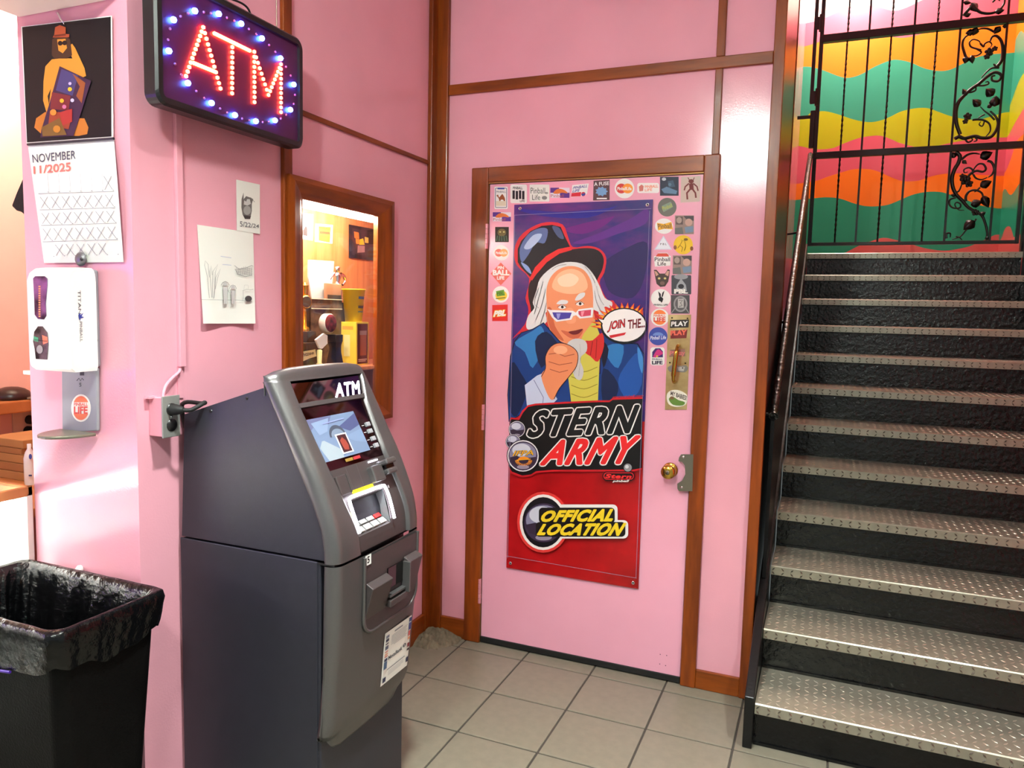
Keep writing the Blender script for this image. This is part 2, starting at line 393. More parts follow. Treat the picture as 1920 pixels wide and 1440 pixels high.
def mp_r(u, v): p = onx(u, v, RIGHT_X); return (-min(p.y, MURAL_Y), p.z)
mural(mp_r, lambda x, z: Vector((RIGHT_X-.001, -x, z)), -MURAL_Y, 1.2, rc, 4.75, 0, 260, 'wall_right', ((RIGHT_X, -1.2, 0), (RIGHT_X+.1, MURAL_Y+.1, 4.75)))

# wooden trims of the door wall and the left wall
def trim(n, lo, hi, m, bev=.003): return struct(MB().box(lo, hi, m, bev).build('trim_%d' % n))
trim(4, (0.0, -.022, 0), (.070, .0, HC), WOOD); ye = onx(801, 300, 0).y
trim(5, (0, ye, 0), (.020, -.020, HC), WOOD)
trim(6, (.070, -.014, 2.450), (POST_X, 0, 2.494), WOODX)
vx0, vx1 = ony(1335, 285).x, ony(1349, 285).x
trim(7, (vx0, -.013, FR_Z), (vx1, 0, 2.450), WOOD); trim(8, (vx0, -.013, 2.494), (vx1+.004, 0, HC), WOOD)
trim(9, (POST_X, -.022, 0), (RET_X+.006, 0.01, HC), WOOD)
trim(10, (0, -1.032, .0), (.016, -.990, HC), WOOD); trim(11, (0, -.990, 2.146), (.010, ye, 2.164), WOODY)
def base(n, lo, hi, m): return struct(MB().box(lo, hi, m, .003).build('baseboard_'+n))
base('back_left', (.070, -.016, 0), (FR_X0, 0, .092), WOODX); base('back_right', (FR_X1, -.016, 0), (POST_X, 0, .078), WOODX)
base('left', (0, -1.04, 0), (.016, ye, .11), WOODY)

# ---------------------------------------------------------------- door
door = bpy.data.objects.new('door_1', None); COL.objects.link(door); door.location = (DOOR_X0, 0, 0); struct(door)
door['label'] = 'pink door covered in stickers with a brass handle'
MB().box((DOOR_X0+.003, -.004, .022), (DOOR_X1-.003, .036, DOOR_Z-.003), PINK2, .002).build('slab', door)
MB().box((DOOR_X0+.003, -.010, .004), (DOOR_X1-.003, .03, .030), RUBBER, .002).build('door_sweep', door)
for nm, lo, hi, m in (('door_frame', (FR_X0, -.020, 0), (DOOR_X0, .0, FR_Z), WOOD), ('door_frame', (DOOR_X1, -.020, 0), (FR_X1, .0, FR_Z), WOOD), ('door_frame', (DOOR_X0, -.020, DOOR_Z+.004), (DOOR_X1, 0, FR_Z), WOODX)):
    MB().box(lo, hi, m, .004).build(nm, door)
MB().box((DOOR_X0-.004, -.012, 0), (DOOR_X0+.001, .04, DOOR_Z+.004), mat('gold_weatherstrip', (150, 110, 60), .4, metal=.6)).box((DOOR_X1-.001, -.012, 0), (DOOR_X1+.005, .04, DOOR_Z+.004), mat('gold_weatherstrip', 0)).box((DOOR_X0, -.012, DOOR_Z-.001), (DOOR_X1, .04, DOOR_Z+.005), mat('gold_weatherstrip', 0)).build('door_stop', door)
PINKMETAL = mat('pink_painted_steel', (225, 150, 160), .3, metal=.3)
for u, v0, v1 in ((913, 420, 467), (906, 757, 805), (898, 1082, 1128)):
    p0, p1 = ony(u, v0), ony(u, v1)
    h = MB(); k = 5
    for i in range(k):
        za = p1.z+(p0.z-p1.z)*i/k; zb = p1.z+(p0.z-p1.z)*(i+1)/k-.0015
        h.lathe((DOOR_X0-.003, -.014, za), [(.0075, 0), (.0075, zb-za)], PINKMETAL, n=10)
    h.build('hinge', door)
# knob, latch guard, pull handle on a brass plate
c = ony(1257, 881, -.004)
kn = MB().lathe(c, [(.030, 0), (.031, .004), (.026, .008), (.013, .012), (.013, .026), (.022, .032), (.029, .042), (.029, .052), (.024, .060), (.012, .063), (.0, .063)], BRASS, axis=(0, -1, 0), n=24).build('door_knob', door)
MB().lathe(c+Vector((0, -.063, 0)), [(.009, 0), (.009, .002), (0, .002)], NICKEL, axis=(0, -1, 0), n=14).box(c+Vector((-.0012, -.0662, -.006)), c+Vector((.0012, -.064, .006)), RUBBER).build('keyhole', kn)
pts = [(1273, 858), (1277, 852), (1300, 852), (1298, 921), (1273, 921), (1270, 916), (1270, 907), (1279, 901), (1285, 889), (1284, 873), (1279, 866), (1272, 865)]
gd = MB().prism([ony(u, v, -.0215) for u, v in pts], (0, .004, 0), NICKEL)
for u, v in ((1281, 857), (1278, 914)): gd.lathe(ony(u, v, -.0215), [(.006, 0), (.005, .003), (0, .003)], CHROME, axis=(0, -1, 0), n=10)
gd.build('latch_guard', door)
p = [ony(u, v, -.004) for u, v in ((1253, 590), (1296, 590), (1288, 768), (1247, 768))]
MB().prism(p, (0, -.0025, 0), mat('worn_brass_plate', (226, 194, 138), .3, metal=.85, col2=(196, 156, 104), nscale=14)).build('handle_plate', door)
hp = MB()
a, b = ony(1273, 648, -.006), ony(1266, 716, -.006)
hp.tube(smooth([a+Vector((0, .002, 0)), a+Vector((0, -.03, -.002)), a+Vector((0, -.046, -.022)), (a+b)/2+Vector((0, -.05, 0)), b+Vector((0, -.046, .022)), b+Vector((0, -.03, .002)), b+Vector((0, .002, 0))], 6), [.007]*12+[.0095]*12+[.007]*13, BRASS, n=10)
hp.build('pull_handle', door)
for u, v in ((1260, 596), (1289, 597), (1256, 680), (1285, 681)): MB().lathe(ony(u, v, -.0065), [(.0035, 0), (.003, .0015), (0, .0015)], mat('dark_screw', (60, 45, 25), .4, metal=.8), axis=(0, -1, 0), n=8).build('screw', door)
for u, v in ((1238, 1227), (1250, 1229), (1237, 1245), (1248, 1248)): MB().lathe(ony(u, v, -.0041), [(.0022, 0), (0, .0004)], ink((60, 20, 30)), axis=(0, -1, 0), n=6).build('screw_hole', door)

# rubble of broken mortar in the corner
rb = MB(); rows = []
for i in range(13):
    r = []
    for j in range(15):
        x, y = .0+.19*j/14, -.20*i/12
        e = min(1, max(0, (1-((x-.05)/.13)**2*.9-((y+.03)/.15)**2)))
        r.append(Vector((x, y, -.004+e**.6*.05*(.55+.45*random.random())+random.uniform(-.003, .003))))
    rows.append(r)
tag(rb.grid(rows, mat('crumbled_mortar', (120, 108, 88), .95, noise=.4, nscale=30, bump=.5, bscale=60), smooth=False).build('mortar_rubble'), 'crumbled grey mortar heaped in the corner beside the door frame', 'rubble')

# ---------------------------------------------------------------- staircase
RISE, TREAD, SX, SY0, XR = .1643, .2750, 1.501, -.3604, 2.775
st = thing('staircase', 'black steel staircase with diamond plate treads beside the pink door', 'staircase', (SX, SY0, 0))
def lozenges(x0, x1, a0, a1, place, dx=.030, da=.030, L=.0115, H=1.):
    vs, fs = [], []; i = 0; x = x0
    while x < x1:
        j = 0; a = a0
        while a < a1:
            sg = 1 if (i+j) % 2 else -1
            d = Vector((.7071, .7071*sg)); q = Vector((-d.y, d.x)); c = Vector((x, a)); W = .0032
            b = len(vs)
            for k, h in ((c+d*L, 0), (c+q*W, 0), (c-d*L, 0), (c-q*W, 0), (c+d*(L*.55), .0016*H), (c-d*(L*.55), .0016*H)): vs.append(place(k.x, k.y, h))
            fs += [(b, b+1, b+4), (b+1, b+5, b+4), (b+1, b+2, b+5), (b+2, b+3, b+5), (b+3, b+4, b+5), (b+3, b, b+4)]
            a += da; j += 1
        x += dx; i += 1
    return vs, fs
LIP = .038
tm = MB(); tm.prism([(0, 0, -LIP), (0, 0, -.004), (0, .004, 0), (0, TREAD+.03, 0), (0, TREAD+.03, -.012), (0, .012, -.012), (0, .012, -LIP)], (XR-SX, 0, 0), STEEL)
rm = MB(); rm.add(*lozenges(.015, XR-SX-.01, .022, TREAD, lambda x, a, h: Vector((x, a, h))), STEEL_SHINY)
rm.add(*lozenges(.010, XR-SX-.01, -.030, -.004, lambda x, a, h: Vector((x, -h, a)), dx=.036, da=.0165, L=.0085, H=1.9), mat('shaded_raised_metal', (112, 108, 98), .3, metal=.7))  # same metal; shade on the nosing relief is put into this darker colour
vm = MB(); vm.box((0, .030, -RISE-.002), (XR-SX, .042, -.012), BLACK)
vm.box((0, .024, -RISE), (XR-SX, .03, -RISE+.010), BLACK)
t0 = r0 = v0 = None
for k in range(12):
    loc = Vector((0, k*TREAD, (k+1)*RISE))
    if t0 is None:
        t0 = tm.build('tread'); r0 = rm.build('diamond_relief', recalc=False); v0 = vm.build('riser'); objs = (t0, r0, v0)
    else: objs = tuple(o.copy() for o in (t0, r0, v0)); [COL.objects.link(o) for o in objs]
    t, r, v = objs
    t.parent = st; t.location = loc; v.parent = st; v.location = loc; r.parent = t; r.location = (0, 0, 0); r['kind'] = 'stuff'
MB().box((SX-.1, SY0+11*TREAD+.2, 12*RISE-.04), (XR, MURAL_Y-.006, 12*RISE-.001), STEEL).build('landing', st)
def slope(y, dz): return RISE+(y-SY0)/TREAD*RISE+dz
for xa, xb in ((1.466, 1.4985), (XR+.002, RIGHT_X-.003)):
    y0, y1 = SY0-.012, SY0+11*TREAD+.02
    MB().prism([(xa, y0, 0), (xa, y0, slope(y0, .03)), (xa, y1, slope(y1, .055)), (xa, y1, slope(y1, -.28)), (xa, y0+.42, slope(y0+.42, -.28)-.02), (xa, y0+.30, 0)], (xb-xa, 0, 0), IRON, .003).build('stringer', st)
# handrail along the return panel
hr = thing('handrail', 'black pipe handrail rising along the left side of the stairs', 'handrail', (1.482, .1, 0))
A, Bq = Vector((1.482, .10, 1.128)), Vector((1.482, 2.64, 2.640))
MB().tube([A, Bq], .0165, BLACK, n=14).build('rail', hr)
MB().lathe(A+Vector((0, -.004, 0)), [(.019, -.004), (.019, .012), (0, .012)], BLACK, axis=(Bq-A), n=14).tube([A+Vector((0, .02, 0)), A+Vector((-.028, .02, 0))], .008, BLACK).build('end_cap', hr)
for t in (.28, .62):
    q = A.lerp(Bq, t); q2 = Vector((RET_X if q.y < .8 else 1.36, q.y, q.z-.07))
    MB().tube(smooth([q, q+Vector((0, 0, -.05)), q2], 4), .006, BLACK).lathe(q2, [(.025, 0), (.025, .004), (0, .004)], BLACK, axis=(1, 0, 0), n=12).build('wall_bracket', hr)

yb0, yb1 = .085, 2.60
MB().prism([(1.474, yb0, slope(yb0, .04)), (1.474, yb0, 1.128-.02), (1.474, yb1, 2.640-.04-.02), (1.474, yb1, slope(yb1, .055))], (.014, 0, 0), mat('matt_black_panel', (8, 7, 8), .5, spec=.25, bump=.1, bscale=60)).build('side_panel', hr)

# ---------------------------------------------------------------- iron gate at the head of the stairs
GYY = 2.72
gate = thing('iron_gate', 'black wrought iron gate with leafy scroll panel at the top of the stairs', 'gate', (1.5, GYY, 12*RISE))
def gp(u, v): return ony(u, v, GYY)
ZB, ZM, ZT = gp(1700, 456).z, gp(1700, 283).z, gp(1700, 57).z
GTOP = 4.05; x0, x1 = gp(1516, 455).x+.006, gp(1905, 452).x+.004
MB().box((x0-.013, GYY-.016, ZB-.012), (x0+.013, GYY+.016, GTOP), IRON, .002).build('stile', gate)
MB().box((x1-.010, GYY-.016, ZB-.012), (x1+.010, GYY+.016, GTOP), IRON, .002).build('stile', gate)
for z, hh, d in ((ZB, .011, .012), (ZM, .021, .020), (ZT, .025, .024), (GTOP, .02, .02)):
    MB().box((x0, GYY-d, z-hh), (x1, GYY+d, z+hh), IRON, .003).build('crossbar', gate)
def twisted(x, za, zb):
    mb = MB(); n = 60; a = .0062; rows = []
    for i in range(n+1):
        z = za+(zb-za)*i/n; an = 0 if z < za+.0 else (z-za)*42
        rows.append([Vector((x+a*math.cos(an+PI/4+k*PI/2)*1.25, GYY+a*math.sin(an+PI/4+k*PI/2)*1.25, z)) for k in range(4)])
    return mb.grid(rows, IRON, smooth=False, close=True)
for k, u in enumerate((1565, 1604, 1645, 1686, 1728, 1770, 1855)):
    x = gp(u, 452).x
    if k in (0, 2, 4): twisted(x, ZB, GTOP).build('twisted_baluster', gate)
    else: MB().box((x-.0065, GYY-.0065, ZB), (x+.0065, GYY+.0065, GTOP), IRON).build('baluster', gate)
# hinges, hanging post and right-hand post
px = gp(1527, 100).x-.001
MB().box((px-.012, GYY-.012, gp(1527, 193).z), (px+.012, GYY+.012, 4.2), IRON, .002).build('hanging_post', gate)
for v0, v1, u in ((28, 60, 1541), (167, 199, 1533)):
    MB().lathe((gp(u, (v0+v1)/2).x-.004, GYY-.012, gp(u, v1).z), [(.013, 0), (.013, gp(u, v0).z-gp(u, v1).z)], IRON, n=10).box((px-.008, GYY-.014, gp(u, v1-4).z), (x0+.008, GYY-.008, gp(u, v0+4).z), IRON).build('hinge', gate)
lp = gp(1524, 240)
MB().box((lp.x-.020, GYY-.03, gp(1524, 278).z), (lp.x+.012, GYY+.01, gp(1524, 209).z), IRON, .003).box((1.38, GYY-.01, gp(1515, 223).z), (lp.x, GYY+.0, gp(1515, 217).z), IRON).build('latch_block', gate)
MB().box((x1+.022, GYY-.025, 12*RISE+.002), (RIGHT_X-.004, GYY+.03, 4.2), IRON, .003).box((x1+.005, GYY-.02, gp(1910, 347).z), (x1+.03, GYY-.03, gp(1910, 333).z), IRON).build('gate_post', gate)
# scrolls of vine: stems, curls, leaves and flowers
Z5 = lambda x, y: gp(1740+x*.20833, y*.20833)
Z6 = lambda x, y: gp(1740+x*.17357, 270+y*.17361)
def vine(Z, pts, r, nm='scroll', k=5):
    P = smooth([Z(*p) for p in pts], k); rr = [r*(1-.55*(i/(len(P)-1))**2) for i in range(len(P))]
    MB().tube(P, rr, IRON, n=7).build(nm, gate)
def leaf(Z, c, tip, wd):
    a, t = Z(*c), Z(*tip); d = (t-a); L = d.length; d.normalize(); q = Vector((-d.z, 0, d.x)); W = L*wd; nrm = Vector((0, -1, 0))
    pr = [(0, 0), (.12, .6), (.35, 1.), (.6, .8), (.85, .35), (1, 0)]
    vs, fs = [], []; n = len(pr)
    for s_, off in ((1, .010), (1, -.002)):
        pass
    top = [a+d*(L*x)+nrm*.011 for x, _ in pr]; lf = [a+d*(L*x)+q*(W*w)+nrm*.003 for x, w in pr]; rt = [a+d*(L*x)-q*(W*w)+nrm*.003 for x, w in pr]; bk = [a+d*(L*x)-nrm*.004 for x, _ in pr]
    vs = top+lf+rt+bk
    for i in range(n-1):
        fs += [(i, i+1, n+i+1, n+i), (i, 2*n+i, 2*n+i+1, i+1), (3*n+i, n+i, n+i+1, 3*n+i+1), (3*n+i, 3*n+i+1, 2*n+i+1, 2*n+i)]
    MB().add(vs, fs, IRON, True).build('leaf', gate)
def flower(Z, c, r):
    p = Z(*c); mb = MB()
    for k in range(5):
        an = k*2*PI/5+.4; mb.ball(p+Vector((math.cos(an)*r*.75, -.006, math.sin(an)*r*.75)), r*.55, IRON, 8, (1, .45, 1))
    mb.ball(p+Vector((0, -.012, 0)), r*.4, IRON, 8).build('flower', gate)
# upper visible panel
vine(Z5, [(290, 1210), (258, 1120), (250, 1010), (275, 920), (330, 855), (390, 800), (450, 760), (520, 700), (590, 655), (640, 660), (660, 690), (630, 730), (580, 725), (575, 690), (605, 680)], .012)
vine(Z5, [(350, 830), (390, 830), (430, 810), (425, 780), (395, 790)], .006)
vine(Z5, [(450, 770), (500, 770), (545, 755), (540, 735), (515, 740)], .006)
vine(Z5, [(240, 1250), (280, 1230), (330, 1245), (420, 1225), (480, 1240), (560, 1235), (610, 1180), (630, 1110), (610, 1050), (560, 1000)], .012)
vine(Z5, [(600, 1080), (550, 1030), (510, 1000), (470, 960)], .006)
vine(Z5, [(400, 1080), (450, 1075), (510, 1085), (555, 1120), (560, 1180), (520, 1230)], .007)
vine(Z5, [(510, 1085), (490, 1135), (460, 1120), (475, 1095)], .005)
vine(Z5, [(510, 1030), (470, 1050), (450, 1065)], .005)
vine(Z5, [(330, 1245), (360, 1280), (400, 1260), (385, 1235)], .006); vine(Z5, [(420, 1225), (440, 1260), (410, 1275)], .006)
leaf(Z5, (470, 955), (400, 895), .42); leaf(Z5, (590, 860), (520, 800), .5); leaf(Z5, (600, 960), (610, 860), .5); leaf(Z5, (350, 860), (310, 800), .35); leaf(Z5, (560, 975), (545, 935), .5)
flower(Z5, (355, 1050), .020); flower(Z5, (335, 1095), .014)
vine(Z5, [(620, 600), (665, 540), (675, 450), (660, 370), (620, 325), (580, 330), (560, 370)], .011)
vine(Z5, [(350, 540), (325, 470), (310, 400), (330, 340), (390, 300)], .009)
vine(Z5, [(600, 290), (540, 260), (480, 258), (440, 275)], .007)
vine(Z5, [(480, 450), (440, 440), (385, 420), (375, 380), (410, 355), (460, 370), (470, 395)], .006)
vine(Z5, [(470, 390), (500, 420), (510, 395), (550, 375), (575, 400), (560, 425)], .006)
vine(Z5, [(440, 440), (480, 470), (440, 500), (390, 500)], .006)
vine(Z5, [(640, 610), (560, 620), (480, 700)], .007)
leaf(Z5, (410, 290), (335, 300), .5); leaf(Z5, (440, 250), (400, 325), .45); leaf(Z5, (650, 240), (590, 310), .4); leaf(Z5, (350, 510), (330, 575), .5); leaf(Z5, (390, 500), (400, 575), .35); leaf(Z5, (690, 220), (690, 260), .5)
flower(Z5, (550, 470), .022); flower(Z5, (530, 510), .016); flower(Z5, (600, 440), .014)
vine(Z5, [(650, 560), (620, 600), (590, 575)], .010)
# panel above
vine(Z5, [(320, 140), (400, 60), (470, 110), (560, 120), (640, 90), (690, 20), (680, -80)], .010); vine(Z5, [(580, 20), (620, -10), (650, 10)], .006)
leaf(Z5, (600, 110), (690, 90), .4); leaf(Z5, (390, 30), (440, 110), .4); leaf(Z5, (330, 150), (390, 120), .4); leaf(Z5, (320, 20), (390, 30), .35)
# lower panel
vine(Z6, [(300, 85), (345, 130), (330, 200), (285, 280), (260, 370), (270, 470), (310, 550), (370, 610), (430, 680), (510, 730), (580, 770), (620, 860), (640, 960), (630, 1040)], .013)
vine(Z6, [(360, 170), (420, 120), (490, 100), (560, 110)], .008)
vine(Z6, [(640, 180), (690, 200), (715, 270), (690, 330), (650, 360)], .008)
vine(Z6, [(420, 400), (450, 330), (520, 290), (590, 300), (625, 270), (600, 220), (550, 215), (510, 250), (480, 300)], .008)
vine(Z6, [(480, 330), (480, 280), (440, 255), (390, 275), (395, 310), (430, 300)], .006)
vine(Z6, [(490, 330), (520, 370), (580, 385), (640, 360)], .006)
vine(Z6, [(280, 520), (330, 510), (360, 450), (370, 410)], .006)
vine(Z6, [(410, 620), (410, 560), (450, 510), (520, 500), (580, 530), (600, 590), (640, 670)], .008)
vine(Z6, [(300, 580), (240, 600), (230, 650), (270, 690), (340, 690), (350, 650), (310, 630), (290, 660), (330, 710), (390, 715)], .006)
vine(Z6, [(560, 470), (530, 500), (500, 520)], .006)
vine(Z6, [(520, 810), (480, 870), (420, 920), (350, 1000), (260, 1030)], .006); vine(Z6, [(200, 1020), (200, 970), (240, 965), (240, 1010)], .007); vine(Z6, [(300, 1000), (340, 1010), (370, 1040)], .005)
leaf(Z6, (560, 150), (700, 90), .42); leaf(Z6, (560, 460), (690, 400), .4); leaf(Z6, (460, 660), (590, 620), .4); leaf(Z6, (590, 560), (655, 690), .32); leaf(Z6, (500, 830), (380, 930), .42)
leaf(Z6, (290, 150), (260, 90), .5); leaf(Z6, (370, 180), (420, 215), .4); leaf(Z6, (560, 770), (625, 735), .4); leaf(Z6, (300, 560), (240, 550), .35); leaf(Z6, (640, 1000), (640, 1040), .6)
flower(Z6, (400, 390), .026); flower(Z6, (440, 430), .02); flower(Z6, (370, 350), .014); flower(Z6, (510, 740), .018)
# ================================================================= cash machine
YA, YB = -1.476, -1.056
PZ = [.318, .36, .41, .54, .65, .77, .853, .90, .95, 1.005, 1.088, 1.142, 1.203, 1.333]
PXF = [.490, .505, .519, .531, .541, .545, .545, .542, .532, .512, .475, .445, .412, .342]
def interp(z, Z, X):
    if z <= Z[0]: return X[0]
    for i in range(len(Z)-1):
        if z <= Z[i+1]: t = (z-Z[i])/(Z[i+1]-Z[i]); return X[i]*(1-t)+X[i+1]*t
    return X[-1]
_sm = smooth([(z, x) for z, x in zip(PZ, PXF)], 6)
SZ, SXF = [p.x for p in _sm], [p.y for p in _sm]
def xf(z): return interp(z, SZ, SXF)
SDZ = [.30, .426, .857, .889, .946, 1.015, 1.092, 1.19, 1.254, 1.299, 1.335]
SDX = [.485, .500, .509, .508, .498, .469, .429, .381, .346, .323, .300]
def xs(z): return interp(z, SDZ, SDX)
def nf(z):                                     # outward normal of the front profile
    d = (xf(z+.01)-xf(z-.01))/.02; n = Vector((1, 0, -d)).normalized(); t = Vector((d, 0, 1)).normalized(); return n, t
def front(y, z, off=-.010):
    n, t = nf(z); return Vector((xf(z), y, z))+n*off
atm = thing('cash_machine', 'grey and charcoal cash machine with a lit screen against the pink wall', 'cash machine', (.25, (YA+YB)/2, 0))
# charcoal safe below, cabinet above
MB().box((.014, YA+.003, 0), (.490, YB-.003, .856), CHAR, .003).build('safe_body', atm)
MB().box((.012, YA, .004), (.481, YA+.006, .857), CHAR, .002).build('side_panel', atm)
cp = [(.016, .862), (.034, 1.209), (.305, 1.297), (.323, 1.299)]+[(xs(z), z) for z in (1.254, 1.19, 1.14, 1.092, 1.05, 1.015, .98, .946, .915, .889, .862)]
MB().prism([(x, YA+.001, z) for x, z in cp], (0, YB-YA-.002, 0), CHAR, .002).build('upper_cabinet', atm)
for x, z in ((.13, 1.212), (.255, 1.256)): MB().lathe((x, YA+.001, z+.012), [(.005, 0), (.004, .002), (0, .002)], DARKPL, axis=(0, -1, 0), n=8).build('screw', atm)
# silver fascia lofted along the profile
R = .030
def left_cols(z, yin, inset=True):
    f, s_ = xf(z), xs(z); P = [Vector((s_-.004, YA-.001, z)), Vector((s_, YA-.003, z)), Vector((f-R-.002, YA-.003, z))]
    for i in range(1, 6):
        a = PI/2*i/5; P.append(Vector((f-R+R*math.sin(a), YA-.003+R-R*math.cos(a), z)))
    P.append(Vector((f+.002, yin-.008, z))); P.append(Vector((f, yin-.002, z)))
    P.append(front(yin+.002, z, -.010)); return P
def right_cols(z, yin):
    f, s_ = xf(z), xs(z); P = [Vector((s_-.004, YB+.001, z)), Vector((s_, YB+.003, z)), Vector((f-R-.002, YB+.003, z))]
    for i in range(1, 6):
        a = PI/2*i/5; P.append(Vector((f-R+R*math.sin(a), YB+.003-R+R*math.cos(a), z)))
    P.append(Vector((f+.002, yin+.008, z))); P.append(Vector((f, yin+.002, z))); P.append(front(yin-.002, z, -.010)); return P[::-1]
YLZ, YLV = [.853, .905, .982, 1.096, 1.251, 1.313], [-1.371, -1.374, -1.396, -1.416, -1.422, -1.418]
YRZ, YRV = [.853, .92, 1.09, 1.241, 1.306], [-1.122, -1.121, -1.142, -1.122, -1.090]
def yl(z): return interp(z, YLZ, YLV)
def yr(z): return interp(z, YRZ, YRV)
zz = [.8565]+[.87+.4425*i/30 for i in range(30)]+[1.314]
fa = MB()
fa.grid([left_cols(z, yl(z)) for z in zz], SILVER); fa.grid([right_cols(z, yr(z)) for z in zz], SILVER)
# hood over the top
def hood_row(f, z, s_):
    rr = min(R, max(.003, f-s_)); P = [Vector((s_-.003, YA-.001, z)), Vector((s_-.001, YA-.003, z))]
    for i in range(0, 6):
        a = PI/2*i/5; P.append(Vector((f-rr+rr*math.sin(a), YA-.003+R-R*math.cos(a), z)))
    for t in (.15, .35, .5, .65, .85): P.append(Vector((f+.004*math.sin(PI*t), YA+.027+(YB-YA-.054)*t, z)))
    Q = []
    for i in range(0, 6):
        a = PI/2*i/5; Q.append(Vector((f-rr+rr*math.sin(a), YB+.003-R+R*math.cos(a), z)))
    return P+Q[::-1]+[Vector((s_-.001, YB+.003, z)), Vector((s_-.003, YB+.001, z))]
hz = [(xf(1.314), 1.314, .317), (xf(1.322), 1.322, .317), (.346, 1.331, .317), (.340, 1.338, .316), (.331, 1.3425, .314), (.322, 1.3435, .3145), (.3185, 1.338, .316), (.318, 1.29, .316)]
rows = [hood_row(*h) for h in hz]
for k, r_ in enumerate(rows):                      # crown the hood towards the middle, drop it at the shoulders
    for p in r_:
        e = abs((p.y-(YA+YB)/2)/((YB-YA)/2)); p.z += (.007*(1-e*e)-.012*max(0, (e-.7)/.3)**2)*min(1, k/2)
fa.grid(rows, SILVER)
fa.build('fascia', atm)
# header panel with lit letters
hd = MB(); hd.grid([[front(yl(z)+.002+(yr(z)-yl(z)-.004)*t, z, -.008) for t in (0, .5, 1)] for z in (1.258, 1.275, 1.30, 1.314)], SMOKED); hdp = hd.build('header_panel', atm)
ar = Art(lambda u, v: front(u, v, -.0075), nf(1.28)[0])
LIT = mat('lit_letters', (235, 235, 255), .5, emit=6.0)
for k in range(9):
    dy, dz = (.0014*math.cos(k*PI/4), .0014*math.sin(k*PI/4)) if k else (0, 0)
    ar.text('ATM', [(-1.224+dy, 1.2955+dz), (-1.108+dy, 1.2955+dz), (-1.130+dy, 1.2605+dz), (-1.250+dy, 1.2605+dz)], 0, space=1.12, up=False, m=LIT); ar.z += 2e-6
ar.build('lit_lettering', hdp)
MB().grid([[front(yl(z)+.001+(yr(z)-yl(z)-.002)*t, z, o) for t in (0, 1)] for z, o in ((1.2585, -.012), (1.258, -.003), (1.247, -.003), (1.2465, -.012))], SILVER, False).build('divider_bar', atm)
# screen in its black surround with four keys at its side
bz = MB(); bz.grid([[front(yl(z)+.002+(yr(z)-yl(z)-.004)*t, z, -.010) for t in (0, .5, 1)] for z in (1.085, 1.11, 1.14, 1.17, 1.20, 1.2465)], SMOKED2); bzp = bz.build('screen_surround', atm)
sc = Art(lambda u, v: front(-1.411+(1.411-1.196)*u, 1.217-(1.217-1.108)*v, -.0095), nf(1.16)[0])
def glow(c, e): return mat('screen_%d_%d_%d' % c, c, .3, emit=e)
sc.poly(box4(0, 0, 1, 1), 0, m=glow((96, 112, 138), .36))
sc.poly([(0, 0), (.5, 0), (.2, .5), (0, .75)], 0, m=glow((84, 88, 118), .3)); sc.poly([(0, .55), (.12, .45), (.45, .8), (.4, 1), (.1, 1)], 0, m=glow((132, 142, 150), .36))
sc.poly([(.55, .3), (1, .05), (1, .35), (.75, .45)], 0, m=glow((66, 72, 108), .28)); sc.poly([(.6, .55), (1, .45), (1, .8), (.75, .7)], 0, m=glow((104, 122, 150), .32))
sc.poly([(.05, .1), (.42, .05), (.3, .35), (.12, .4)], 0, m=glow((110, 126, 152), .36))
sc.ell((.47, .50), .17, .26, 0, a0=PI, a1=2*PI, m=glow((60, 66, 80), .3)); sc.ell((.47, .50), .135, .17, 0, a0=PI, a1=2*PI, m=glow((100, 112, 130), .36))
sc.poly(box4(.40, .46, .64, .93), 0, m=glow((190, 190, 196), .4)); sc.poly(box4(.425, .49, .615, .90), 0, m=glow((50, 25, 30), .4))
sc.poly([(.45, .62), (.52, .55), (.60, .70), (.56, .86), (.47, .84)], 0, m=glow((130, 56, 46), .3))
sc.poly([(.25, .15), (.72, .12), (.72, .145), (.25, .175)], 0, m=glow((110, 120, 160), .6))
sc.build('screen', bzp)
br = Art(lambda u, v: front(u, v, -.0095), nf(1.095)[0])
br.poly(box4(-1.325, 1.103, -1.290, 1.095), (140, 110, 50)); br.poly(box4(-1.288, 1.103, -1.255, 1.095), (170, 50, 55)); br.build('maker_mark', bzp)
for y, z in ((-1.160, 1.174), (-1.163, 1.155), (-1.164, 1.134), (-1.165, 1.115)):
    n, t = nf(z); MB().obox(front(y, z, -.006), n, (0, 1, 0), t, .004, .0095, .0065, GREYPL, .0012).build('side_key', atm)
    MB().obox(front(y-.020, z, -.0093), n, (0, 1, 0), t, .0005, .006, .0007, ink((230, 230, 230))).build('key_mark', atm)
# console with the pocket of the keypad
KY0, KY1, KZ0, KZ1 = -1.372, -1.205, .902, 1.000
cz = sorted({.8565, .87, .885, KZ0, .92, .94, .96, .98, KZ1, 1.02, 1.04, 1.06, 1.085}); cs = MB()
for za, zb in zip(cz, cz[1:]):
    ys = [(lambda z: yl(z)+.002, lambda z: max(KY0, yl(z)+.003)), (lambda z: max(KY0, yl(z)+.003), lambda z: KY1), (lambda z: KY1, lambda z: yr(z)-.002)]
    for k, (fa_, fb_) in enumerate(ys):
        if k == 1 and za >= KZ0-1e-6 and zb <= KZ1+1e-6: continue
        cs.add([front(fa_(za), za), front(fb_(za), za), front(fb_(zb), zb), front(fa_(zb), zb)], [(0, 1, 2, 3)], CONSOLE)
con = cs.build('console', atm)
a, b = front(KY0, KZ0), front(KY1, KZ0); cT, dT = front(KY1, KZ1), front(KY0, KZ1)
ai, bi = Vector((a.x-.080, KY0+.010, a.z+.056)), Vector((b.x-.080, KY1-.010, b.z+.056))
